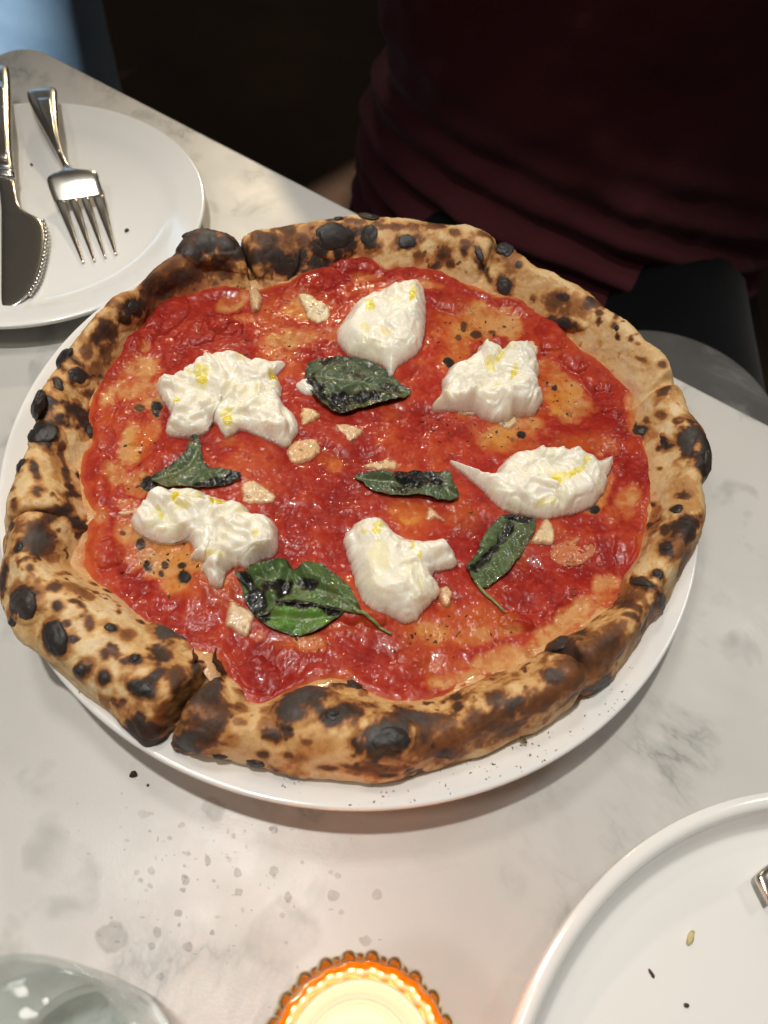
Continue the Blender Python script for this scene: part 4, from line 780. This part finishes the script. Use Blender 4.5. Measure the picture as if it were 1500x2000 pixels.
ribbon('head', [((125,326),(138,325),.0190),((122,333),(146,331),.0194),((100,341),(178,333),.0198),((92,349),(190,338),.0196),((94,362),(194,352),.0182),((100,380),(199,368),.0160),((107,396),(204,382),.0140)], [.0026,.0024,.0020,.0018,.0018,.0018,.0017], M_STEEL, fk)
for (a_, b_, t_) in [((107,392),(127,391),(162,512)),((133,390),(151,388),(184,509)),((157,387),(174,385),(205,502)),((180,384),(203,380),(226,496))]:
    mx = lambda u, s_: (( (a_[0] if s_ else b_[0]) * (1 - u) + (t_[0] + (-2.5 if s_ else 2.5)) * u), ((a_[1] if s_ else b_[1]) * (1 - u) + t_[1] * u))
    inw = 3.0
    rows = [((a_[0] , a_[1]), (b_[0], b_[1]), .0142)]
    for u, z in ((.25, .0118), (.55, .0098), (.85, .0085), (1.0, .0082)):
        l_, r_ = mx(u, 1), mx(u, 0); rows.append((l_, r_, z))
    ribbon('tine', rows, [.0018, .0017, .0015, .0012, .0007], M_STEEL, fk)
kn = thing('butter_knife', 'steel knife with a beaded curved blade edge, leftmost on the small plate', 'knife', tuple(P(0, 400, 0.012)))
h_ = ribbon('handle', [((-26,128),(14,130),.022),((-32,140),(19,140),.0222),((-30,180),(22,182),.0215),((-24,250),(23,252),.0195),((-18,300),(25,302),.0175),((-12,330),(29,334),.0160)], [.002,.0055,.006,.006,.0055,.005], M_STEEL, kn)
ribbon('handle_ridge', [((-14,160),(8,160),.0250),((-10,230),(12,232),.0232),((-4,310),(15,312),.0198)], [.0008,.0016,.0008], M_STEEL, None).parent = h_
ribbon('bolster', [((-13,332),(29,336),.0160),((-16,338),(31,342),.0160),((-13,347),(30,350),.0156)], [.0052,.0068,.0045], M_STEEL, kn)
bl_ = ribbon('blade', [((-8,347),(29,350),.0150),((-2,370),(32,376),.0144),((1,395),(38,400),.0136),((2,410),(52,414),.0132),((2,425),(78,428),.0127),((2,445),(88,446),.0122),((2,475),(89,480),.0114),((2,510),(83,514),.0106),((2,545),(72,550),.0099),((2,572),(56,576),.0093),((3,590),(36,594),.0089),((6,599),(16,602),.0086)], [.0022,.0018,.0016,.0015,.0014,.0013,.0013,.0012,.0011,.0010,.0009,.0006], M_STEEL, kn)
edge_px = spline(np.array([(84,432),(89,446),(91,462),(89,482),(84,512),(74,546),(58,574)], float), 12)
Le = np.r_[0, np.cumsum(np.hypot(*np.diff(edge_px, axis=0).T))]
for u in np.linspace(0, Le[-1], 20):
    x, y = np.interp(u, Le, edge_px[:, 0]), np.interp(u, Le, edge_px[:, 1]); z = np.interp(y, [430, 480, 550, 580], [.0127, .0115, .0101, .0094])
    o = ellipsoid('edge_bead', P(x, y, z), (.0014, .0013, .0014), np.eye(3), M_STEEL, None, 12, 8); o.parent = bl_
kr = thing('table_knife', 'bright steel handle end poking in from the right onto the lower right plate', 'knife', tuple(P(1560, 1740, 0.012)))
ribbon('handle', [((1500,1768),(1474,1716),.0125),((1506,1764),(1480,1704),.0128),((1540,1740),(1518,1676),.0128),((1700,1650),(1670,1580),.0135)], [.0016,.0036,.0040,.0050], M_STEEL, kr)

# ------------------------------------------------------------------ candle, glass
CC = np.array([0.0150, -0.0155])
def amber():
    t = NT('amber_glass'); tr = t.n('ShaderNodeBsdfTransparent'); tr.inputs[0].default_value = (1.0, 0.66, 0.20, 1)
    tl = t.n('ShaderNodeBsdfTranslucent'); tl.inputs[0].default_value = (1.0, 0.52, 0.06, 1)
    gl = t.n('ShaderNodeBsdfGlossy'); gl.inputs['Roughness'].default_value = 0.08; gl.inputs[0].default_value = (1, 0.85, 0.6, 1)
    df = t.n('ShaderNodeBsdfDiffuse'); df.inputs[0].default_value = (0.85, 0.36, 0.03, 1)
    m1 = t.n('ShaderNodeMixShader'); m1.inputs[0].default_value = 0.66; t.l(tr.outputs[0], m1.inputs[1]); t.l(tl.outputs[0], m1.inputs[2])
    m3 = t.n('ShaderNodeMixShader'); m3.inputs[0].default_value = 0.12; t.l(m1.outputs[0], m3.inputs[1]); t.l(df.outputs[0], m3.inputs[2])
    fr = t.n('ShaderNodeFresnel'); m2 = t.n('ShaderNodeMixShader'); t.l(fr.outputs[0], m2.inputs[0]); t.l(m3.outputs[0], m2.inputs[1]); t.l(gl.outputs[0], m2.inputs[2])
    t.l(m2.outputs[0], t.out.inputs['Surface']); return t.m
M_AMBER = amber()
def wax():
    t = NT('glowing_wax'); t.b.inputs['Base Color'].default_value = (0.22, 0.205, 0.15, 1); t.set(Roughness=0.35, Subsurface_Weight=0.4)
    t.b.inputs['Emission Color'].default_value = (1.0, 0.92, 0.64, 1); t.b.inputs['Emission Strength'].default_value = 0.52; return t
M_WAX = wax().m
mf = plain('candle_flame', (1, 0.7, 0.3)); mf.b.inputs['Emission Color'].default_value = (1, 0.72, 0.3, 1); mf.b.inputs['Emission Strength'].default_value = 14
M_WICK = plain('wick', (0.02, 0.02, 0.02), 0.9).m
ca = thing('votive_candle', 'lit tea candle in an amber beaded glass holder at the bottom edge', 'candle', (CC[0], CC[1], 0))
RH = 0.0268
ho_ = lathe('holder', spline([(0.0005, 0.004), (0.018, 0.004), (0.0195, 0.008), (0.0215, 0.035), (0.0222, 0.052), (0.0232, 0.0585), (0.0248, 0.0600), (RH - 0.0006, 0.0590), (RH - 0.0006, 0.054), (RH - 0.0015, 0.035), (RH - 0.004, 0.006), (RH - 0.006, 0.0006), (0.0005, 0.0008)], 6), M_AMBER, (CC[0], CC[1], 0), 180,
          scallop=lambda a: 1 + 0.012 * np.cos(24 * a)); put(ho_, ca)
for row, (zz_, rr_) in enumerate([(0.0545, RH - 0.0004), (0.0480, RH - 0.0010), (0.0415, RH - 0.0014)]):
    for k in range(24):
        a_ = (k + 0.5 * (row % 2)) / 24 * 2 * math.pi; o = ellipsoid('bead', (CC[0] + rr_ * math.cos(a_), CC[1] + rr_ * math.sin(a_), zz_), (0.0029, 0.0029, 0.0033), np.eye(3), M_AMBER, None, 14, 10); o.parent = ho_
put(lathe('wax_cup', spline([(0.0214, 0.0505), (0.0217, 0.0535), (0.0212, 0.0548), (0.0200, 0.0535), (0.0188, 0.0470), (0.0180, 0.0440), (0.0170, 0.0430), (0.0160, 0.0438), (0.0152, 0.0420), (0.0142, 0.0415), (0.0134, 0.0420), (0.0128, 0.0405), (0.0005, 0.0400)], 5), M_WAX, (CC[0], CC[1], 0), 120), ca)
put(tube('wick', [(CC[0], CC[1], 0.040), (CC[0] + .0005, CC[1], 0.046)], 0.0008, M_WICK), ca)
put(lathe('flame', spline([(0.0003, 0.0445), (0.0022, 0.0470), (0.0028, 0.0500), (0.0016, 0.0560), (0.0002, 0.0600)], 5), mf.m, (CC[0], CC[1], 0), 20), ca)
d = bpy.data.lights.new('candle_light', 'POINT'); d.energy = 0.04; d.color = (1.0, 0.66, 0.34); d.shadow_soft_size = 0.005
lo = bpy.data.objects.new('candle_light', d); COL.objects.link(lo); lo.location = (CC[0], CC[1], 0.0660)
d2 = bpy.data.lights.new('candle_glow', 'POINT'); d2.energy = 0.10; d2.color = (1.0, 0.84, 0.58); d2.shadow_soft_size = 0.010
lo2 = bpy.data.objects.new('candle_glow', d2); COL.objects.link(lo2); lo2.location = (CC[0], CC[1], 0.030)   # the lit wax shining out through the amber wall

GC = np.array([-0.0690, -0.0335])
def clear(name, tint, ior, rough):
    t = NT(name); tr = t.n('ShaderNodeBsdfTransparent'); tr.inputs[0].default_value = (*tint, 1); gl = t.n('ShaderNodeBsdfGlossy'); gl.inputs['Roughness'].default_value = rough
    mx = t.n('ShaderNodeMixShader')
    nz = t.n('ShaderNodeBump'); nz.inputs['Distance'].default_value = 0.0001 if ior > 1.4 else 0.0005; t.l(t.noise(90, 1), nz.inputs['Height']); t.l(nz.outputs[0], gl.inputs['Normal'])
    lw = t.n('ShaderNodeLayerWeight'); lw.inputs[0].default_value = 0.5; t.l(t.math('ADD', t.math('MULTIPLY', t.math('POWER', lw.outputs['Facing'], 3.0), 0.55 if ior > 1.4 else 0.2), 0.03 if ior > 1.4 else 0.02), mx.inputs[0]); t.l(tr.outputs[0], mx.inputs[1]); t.l(gl.outputs[0], mx.inputs[2]); t.l(mx.outputs[0], t.out.inputs['Surface']); return t
mg = clear('clear_glass', (0.965, 0.985, 0.98), 1.45, 0.05); mwat = clear('water', (0.97, 0.99, 0.99), 1.33, 0.03)
gt = thing('water_glass', 'clear tumbler with water at the bottom left corner', 'glass', (GC[0], GC[1], 0))
put(lathe('tumbler', spline([(0.0004, 0.009), (0.024, 0.009), (0.0285, 0.014), (0.0305, 0.040), (0.0325, 0.0885), (0.0333, 0.0902), (0.0342, 0.0888), (0.0325, 0.040), (0.0300, 0.006), (0.0270, 0.0006), (0.0004, 0.0010)], 6), mg.m, (GC[0], GC[1], 0), 120), gt)
put(lathe('water', spline([(0.0004, 0.0096), (0.0236, 0.0096), (0.0279, 0.0145), (0.0300, 0.040), (0.0309, 0.0600), (0.0306, 0.0592), (0.0296, 0.0586), (0.0004, 0.0585)], 6), mwat.m, (GC[0], GC[1], 0), 120), gt)

# dried water marks on the marble (flat stains)
def stains():
    t = NT('dried_water'); tr = t.n('ShaderNodeBsdfTransparent'); df = t.b; df.inputs['Base Color'].default_value = (0.36, 0.32, 0.285, 1); df.inputs['Roughness'].default_value = 0.75; df.inputs['Specular IOR Level'].default_value = 0.2
    mx = t.n('ShaderNodeMixShader'); t.l(t.math('MULTIPLY', t.attr('Aux').outputs['Fac'], t.ramp(t.noise(500, 4), [(0.3, (.55,) * 3), (0.7, (1,) * 3)])), mx.inputs[0])
    t.l(tr.outputs[0], mx.inputs[1]); t.l(df.outputs[0], mx.inputs[2]); t.l(mx.outputs[0], t.out.inputs['Surface'])
    rg = np.random.RandomState(12); L = [(218,1830,34,36,.42),(415,1578,24,22,.30),(535,1702,11,10,.45),(465,1704,9,10,.5),(466,1742,9,9,.5),(362,1718,9,11,.6),(357,1738,7,6,.6),(405,1682,7,11,.55),(348,1783,9,8,.55),(295,1700,7,9,.4),(367,1849,10,11,.5),(296,1848,8,9,.45),(308,1820,8,12,.45),(650,1748,13,14,.45),(563,1753,8,12,.45),(737,1748,10,12,.4),(713,1837,11,11,.45),(414,1822,5,6,.6),(350,1806,4,5,.6),(293,1730,6,6,.4),(268,1704,6,6,.35),(418,1720,4,4,.5),(360,1691,4,4,.5),(535,1620,10,9,.4),(354,1612,8,6,.35),(530,1618,7,5,.4),(314,1907,9,8,.5),(545,1822,85,88,.22),(660,1711,7,7,.35),(590,1684,4,4,.4),(646,1704,5,5,.4),(667,1782,6,6,.35),(850,1680,60,26,.05),(280,1590,12,10,.22)]
    for _ in range(90): L.append((330 + rg.randn() * 150 + rg.rand() * 160, 1730 + rg.randn() * 90, 1.5 + rg.rand() ** 2 * 5, 1.5 + rg.rand() ** 2 * 5, .2 + .3 * rg.rand()))
    Vs, Fs, Ax = [], [], []; n = 20; k0 = 0
    for q_, (px, py, rx, ry, s_) in enumerate(L):
        c = P(px, py, 0.0); e1, e2 = local_axes((0, 0, 0), px, py, rx, ry, 0); a_ = np.linspace(0, 2 * np.pi, n, endpoint=False); k = 1 + 0.22 * rg.randn(n); k = (k + np.roll(k, 1) + np.roll(k, -1)) / 3
        z = 0.00003 + 0.000002 * q_
        ring = c[None, :2] + np.outer(np.cos(a_) * k, e1) + np.outer(np.sin(a_) * k, e2); ring2 = c[None, :2] + (ring - c[None, :2]) * 0.8
        Vs += [np.c_[ring, np.full(n, z)], np.c_[ring2, np.full(n, z)], [[c[0], c[1], z]]]; s_ *= 0.58; Ax += [0.0] * n + [s_] * n + [s_ * 0.85]
        i = np.arange(n); j = np.roll(i, -1)
        Fs.append(np.stack([i, j, j + n, i + n], 1) + k0); Fs.append(('t', np.stack([i + n, j + n, np.full(n, 2 * n)], 1) + k0)); k0 += 2 * n + 1
    fq = np.vstack([f for f in Fs if not isinstance(f, tuple)]); ft = np.vstack([f[1] for f in Fs if isinstance(f, tuple)])
    tag(mesh('water_marks', np.vstack(Vs), [fq, ft], t.m, None, None, Ax), kind='stuff')
stains()

# ------------------------------------------------------------------ people in the dark behind the table
def cloth(name, c1, c2, sc_=400):
    t = NT(name); t.l(t.ramp(t.noise(9, 4), [(0.3, c1), (0.7, c2)]), t.b.inputs['Base Color']); t.set(Roughness=0.9, Specular_IOR_Level=0.15, Sheen_Weight=0.15); t.bump(t.noise(sc_, 3), 0.0006); return t.m
M_SHIRT = cloth('maroon_cotton', (0.115, 0.027, 0.035), (0.16, 0.038, 0.048))
M_DENIM = cloth('dark_denim', (0.0018, 0.0024, 0.0036), (0.0040, 0.005, 0.0075), 700)
M_LDENIM = cloth('light_denim', (0.20, 0.38, 0.60), (0.34, 0.55, 0.78), 500)
M_SKIN = plain('skin', (0.45, 0.25, 0.17), 0.55).m
M_HAIR = plain('dark_hair', (0.02, 0.014, 0.01), 0.6).m
M_BLACK = cloth('black_cloth', (0.006, 0.006, 0.006), (0.012, 0.012, 0.013))
def skin_body(name, J, E, root, mat, parent):
    """J: name -> (pos, rx, ry); E: edges. One continuous skinned surface."""
    ks = list(J); me = bpy.data.meshes.new(name); me.from_pydata([J[k][0] for k in ks], [(ks.index(a_), ks.index(b_)) for a_, b_ in E], [])
    o = bpy.data.objects.new(name, me); COL.objects.link(o); me.materials.append(mat)
    md = o.modifiers.new('skin', 'SKIN'); md.use_smooth_shade = True
    sv = me.skin_vertices[0] if me.skin_vertices else None
    if sv is None:
        bm = bmesh.new(); bm.from_mesh(me); bm.verts.layers.skin.verify(); bm.to_mesh(me); bm.free(); sv = me.skin_vertices[0]
    for k, v in zip(ks, sv.data): v.radius = (J[k][1], J[k][2]); v.use_root = (k == root)
    o.modifiers.new('sub', 'SUBSURF').levels = 1; o.modifiers['sub'].render_levels = 2
    put(o, parent); return o
def hand(J, E, wrist, base, fwd, sidev, up, sg):
    w_ = np.array(base); f_, s_, u_ = map(np.array, (fwd, sidev, up))
    J[wrist + 'palm'] = (tuple(w_ + f_ * .05), .034, .016); E.append((wrist, wrist + 'palm'))
    for k, (o_, L) in enumerate([(-.028, .066), (-.010, .078), (.010, .074), (.027, .058)]):
        p0 = w_ + f_ * .085 + s_ * o_; names = []
        for q_, (ff, dn) in enumerate([(0, 0), (.45, .10), (.78, .32), (.95, .58)]):
            nm = f'{wrist}f{k}{q_}'; J[nm] = (tuple(p0 + f_ * L * ff - u_ * L * dn), .0095 - .0008 * q_, .009 - .0008 * q_); names.append(nm)
        E.append((wrist + 'palm', names[0])); E += list(zip(names, names[1:]))
    p0 = w_ + f_ * .03 - s_ * .03 * sg; names = []
    for q_, (ff, ss) in enumerate([(0.1, .1), (.5, .35), (.85, .45)]):
        nm = f'{wrist}t{q_}'; J[nm] = (tuple(p0 + f_ * .07 * ff - s_ * .07 * ss * sg), .011 - .001 * q_, .011 - .001 * q_); names.append(nm)
    E.append((wrist + 'palm', names[0])); E += list(zip(names, names[1:]))
def person_seated():
    cx, cy, sz = 0.155, 0.80, -0.28
    t = thing('person', 'person in a maroon long-sleeved shirt and dark jeans seated across the table', 'person', (cx, cy, -0.74))
    J, E = {}, []
    J['pelvis'] = ((cx, cy, sz + .10), .15, .11); J['waist'] = ((cx, cy - .01, sz + .26), .14, .10); J['chest'] = ((cx, cy - .02, sz + .44), .15, .11); J['neck'] = ((cx, cy - .02, sz + .58), .055, .055); J['chin'] = ((cx, cy - .04, sz + .66), .06, .065); J['brow'] = ((cx, cy - .045, sz + .76), .075, .09); J['crown'] = ((cx, cy - .03, sz + .83), .05, .06); J['nose'] = ((cx, cy - .145, sz + .70), .012, .012)
    E += [('pelvis', 'waist'), ('waist', 'chest'), ('chest', 'neck'), ('neck', 'chin'), ('chin', 'brow'), ('brow', 'crown'), ('chin', 'nose')]
    for s_, n_ in ((-1, 'l'), (1, 'r')):
        J[n_ + 'sh'] = ((cx + s_ * .18, cy, sz + .50), .06, .06); J[n_ + 'el'] = ((cx + s_ * .27, cy - .07, sz + .42), .045, .045); J[n_ + 'wr'] = ((cx + s_ * .075, cy - .25, sz + .58), .028, .024)
        E += [('chest', n_ + 'sh'), (n_ + 'sh', n_ + 'el'), (n_ + 'el', n_ + 'wr')]
        hand(J, E, n_ + 'wr', J[n_ + 'wr'][0], (-s_ * .45, -.2, .87), (.87 * s_, 0, .45), (0, -1, 0), s_)
        J[n_ + 'hip'] = ((cx + s_ * .10, cy - .03, sz + .055), .075, .07); J[n_ + 'kn'] = ((cx + s_ * .12, cy - .45, sz + .02), .055, .055); J[n_ + 'an'] = ((cx + s_ * .12, cy - .42, -.66), .040, .040); J[n_ + 'to'] = ((cx + s_ * .13, cy - .58, -.70), .04, .03)
        E += [('pelvis', n_ + 'hip'), (n_ + 'hip', n_ + 'kn'), (n_ + 'kn', n_ + 'an'), (n_ + 'an', n_ + 'to')]
    skin_body('body', J, E, 'pelvis', M_SKIN, t)
    # shirt: rings round the torso, bunched into folds above the hem
    nz_, na = 150, 260; a_ = np.linspace(0, 2 * np.pi, na, endpoint=False)
    zs = np.linspace(0, 1, nz_); zc = np.interp(zs, [0, 1], [sz + .045, sz + .58])
    wx = np.interp(zs, [0, .12, .3, .6, .85, .95, 1], [.235, .240, .222, .232, .235, .15, .075]); wy = np.interp(zs, [0, .12, .3, .6, .85, .95, 1], [.195, .185, .155, .148, .130, .09, .075])
    G = np.zeros((na, nz_, 3))
    for i, an in enumerate(a_):
        fr = 0.5 - 0.5 * math.sin(an)            # 1 at the front (towards the table)
        hem = -0.010 * math.cos(an)
        fold = np.sin((zc - sz - .1 + .10 * math.cos(an - .5) * .55) * 190 + 1.3 * math.sin(an * 2 + .6)) * .0095 * np.exp(-((zs - .13) / .15) ** 2) * (.35 + .65 * fr)
        fold = fold + np.sin((zc - sz) * 46 + an * 2.1) * .005 * np.exp(-((zs - .3) / .3) ** 2)
        r_ = 1 + fold / .2
        G[i, :, 0] = cx + wx * r_ * math.cos(an); G[i, :, 1] = cy - .012 + wy * r_ * math.sin(an); G[i, :, 2] = zc + hem * (1 - zs) - .03 * (1 - zs) * fr
    Gf = G.reshape(-1, 3); Gf = Gf + np.stack([fbm(Gf, .09, 3, 61), fbm(Gf, .09, 3, 62), 0 * Gf[:, 0]], 1) * .008
    o = mesh('shirt', Gf, grid_faces(na, nz_), M_SHIRT); put(o, t)
    for s_, n_ in ((-1, 'l'), (1, 'r')):
        p_ = spline(np.array([J[n_ + 'sh'][0], J[n_ + 'el'][0], J[n_ + 'wr'][0]]), 14); put(tube('sleeve', p_, np.interp(np.linspace(0, 1, len(p_)), [0, .5, 1], [.078, .060, .040]), M_SHIRT, None, 24), t)
        p_ = spline(np.array([(cx + s_ * .09, cy + .03, sz + .055), (cx + s_ * .105, cy - .16, sz + .040), (cx + s_ * .12, cy - .44, sz + .025), (cx + s_ * .12, cy - .475, sz - .05), (cx + s_ * .12, cy - .42, -.66)]), 14)
        q3 = np.linspace(0, 1, len(p_)); o = tube('trouser_leg', p_, np.interp(q3, [0, .25, .5, .65, 1], [.100, .088, .075, .070, .06]), M_DENIM, None, 32); put(o, t)
    put(ellipsoid('trouser_seat', (cx, cy, sz + .085), (.205, .15, .10), np.eye(3), M_DENIM, None, 36, 18), t)
    put(ellipsoid('hair', (cx, cy - .01, sz + .80), (.088, .105, .085), np.eye(3), M_HAIR, None, 30, 16, .05), t)
    # the chair
    ch = thing('wooden_chair', 'dark wooden chair under the person in the maroon shirt', 'chair', (cx, cy, -0.74))
    mw = NT('dark_wood'); mw.l(mw.ramp(mw.noise(30, 4), [(0.3, (0.022, 0.012, 0.006)), (0.7, (0.045, 0.023, 0.011))]), mw.b.inputs['Base Color']); mw.set(Roughness=0.5)
    def box(nm, c, h):
        bm = bmesh.new(); bmesh.ops.create_cube(bm, size=1); bmesh.ops.scale(bm, vec=[2 * x for x in h], verts=bm.verts); bmesh.ops.bevel(bm, geom=bm.edges[:], offset=min(h) * .3, segments=2, affect='EDGES')
        me = bpy.data.meshes.new(nm); bm.to_mesh(me); bm.free(); me.materials.append(mw.m); o = bpy.data.objects.new(nm, me); COL.objects.link(o); o.location = c; put(o, ch)
    box('seat', (cx, cy - .01, sz - .016), (.25, .23, .014)); box('backrest', (cx, cy + .235, sz + .30), (.24, .012, .12))
    for sx_ in (-1, 1):
        box('leg', (cx + sx_ * .21, cy - .20, -.525), (.018, .018, .214)); box('leg', (cx + sx_ * .21, cy + .236, -.28), (.018, .018, .45))
person_seated()
def person_standing():
    c = PY(60, 0, 1.15); cx, cy, fz = c[0] - .06, 1.15, -.74
    t = thing('person', 'blurred person in light blue jeans standing beyond the far table corner', 'person', (cx, cy, fz))
    J, E = {}, []
    J['pelvis'] = ((cx - .02, cy, fz + .92), .15, .11); J['waist'] = ((cx - .02, cy, fz + 1.08), .13, .10); J['chest'] = ((cx - .02, cy, fz + 1.30), .15, .11); J['neck'] = ((cx - .02, cy, fz + 1.45), .055, .055); J['chin'] = ((cx - .02, cy - .02, fz + 1.53), .06, .065); J['brow'] = ((cx - .02, cy - .02, fz + 1.63), .075, .09); J['crown'] = ((cx - .02, cy, fz + 1.70), .05, .06)
    E += [('pelvis', 'waist'), ('waist', 'chest'), ('chest', 'neck'), ('neck', 'chin'), ('chin', 'brow'), ('brow', 'crown')]
    for s_, n_ in ((-1, 'l'), (1, 'r')):
        J[n_ + 'sh'] = ((cx - .02 + s_ * .18, cy, fz + 1.38), .055, .055); J[n_ + 'el'] = ((cx - .02 + s_ * .23, cy + .02, fz + 1.10), .042, .042); J[n_ + 'wr'] = ((cx - .02 + s_ * .24, cy - .06, fz + .88), .028, .024)
        E += [('chest', n_ + 'sh'), (n_ + 'sh', n_ + 'el'), (n_ + 'el', n_ + 'wr')]; hand(J, E, n_ + 'wr', J[n_ + 'wr'][0], (0, -.2, -.97), (0, -.97, .2), (-s_, 0, 0), 1)
        J[n_ + 'hip'] = ((cx - .02 + s_ * .09, cy, fz + .85), .085, .085); J[n_ + 'kn'] = ((cx - .02 + s_ * .10, cy, fz + .48), .060, .060); J[n_ + 'an'] = ((cx - .02 + s_ * .10, cy + .02, fz + .09), .04, .04); J[n_ + 'to'] = ((cx - .02 + s_ * .11, cy - .14, fz + .04), .04, .03)
        E += [('pelvis', n_ + 'hip'), (n_ + 'hip', n_ + 'kn'), (n_ + 'kn', n_ + 'an'), (n_ + 'an', n_ + 'to')]
    skin_body('body', J, E, 'pelvis', M_SKIN, t)
    for s_ in (-1, 1):
        p_ = spline(np.array([(cx - .02 + s_ * .085, cy, fz + .95), (cx - .02 + s_ * .09, cy, fz + .80), (cx - .02 + s_ * .10, cy - .01, fz + .48), (cx - .02 + s_ * .10, cy + .02, fz + .08)]), 14)
        q3 = np.linspace(0, 1, len(p_)); put(tube('trouser_leg', p_, np.interp(q3, [0, .3, .6, 1], [.115, .105, .085, .075]), M_LDENIM, None, 32), t)
    put(ellipsoid('trouser_seat', (cx - .02, cy, fz + .95), (.19, .14, .12), np.eye(3), M_LDENIM, None, 32, 18), t)
    put(ellipsoid('jumper', (cx - .02, cy, fz + 1.22), (.21, .15, .28), np.eye(3), M_BLACK, None, 32, 18), t)
person_standing()
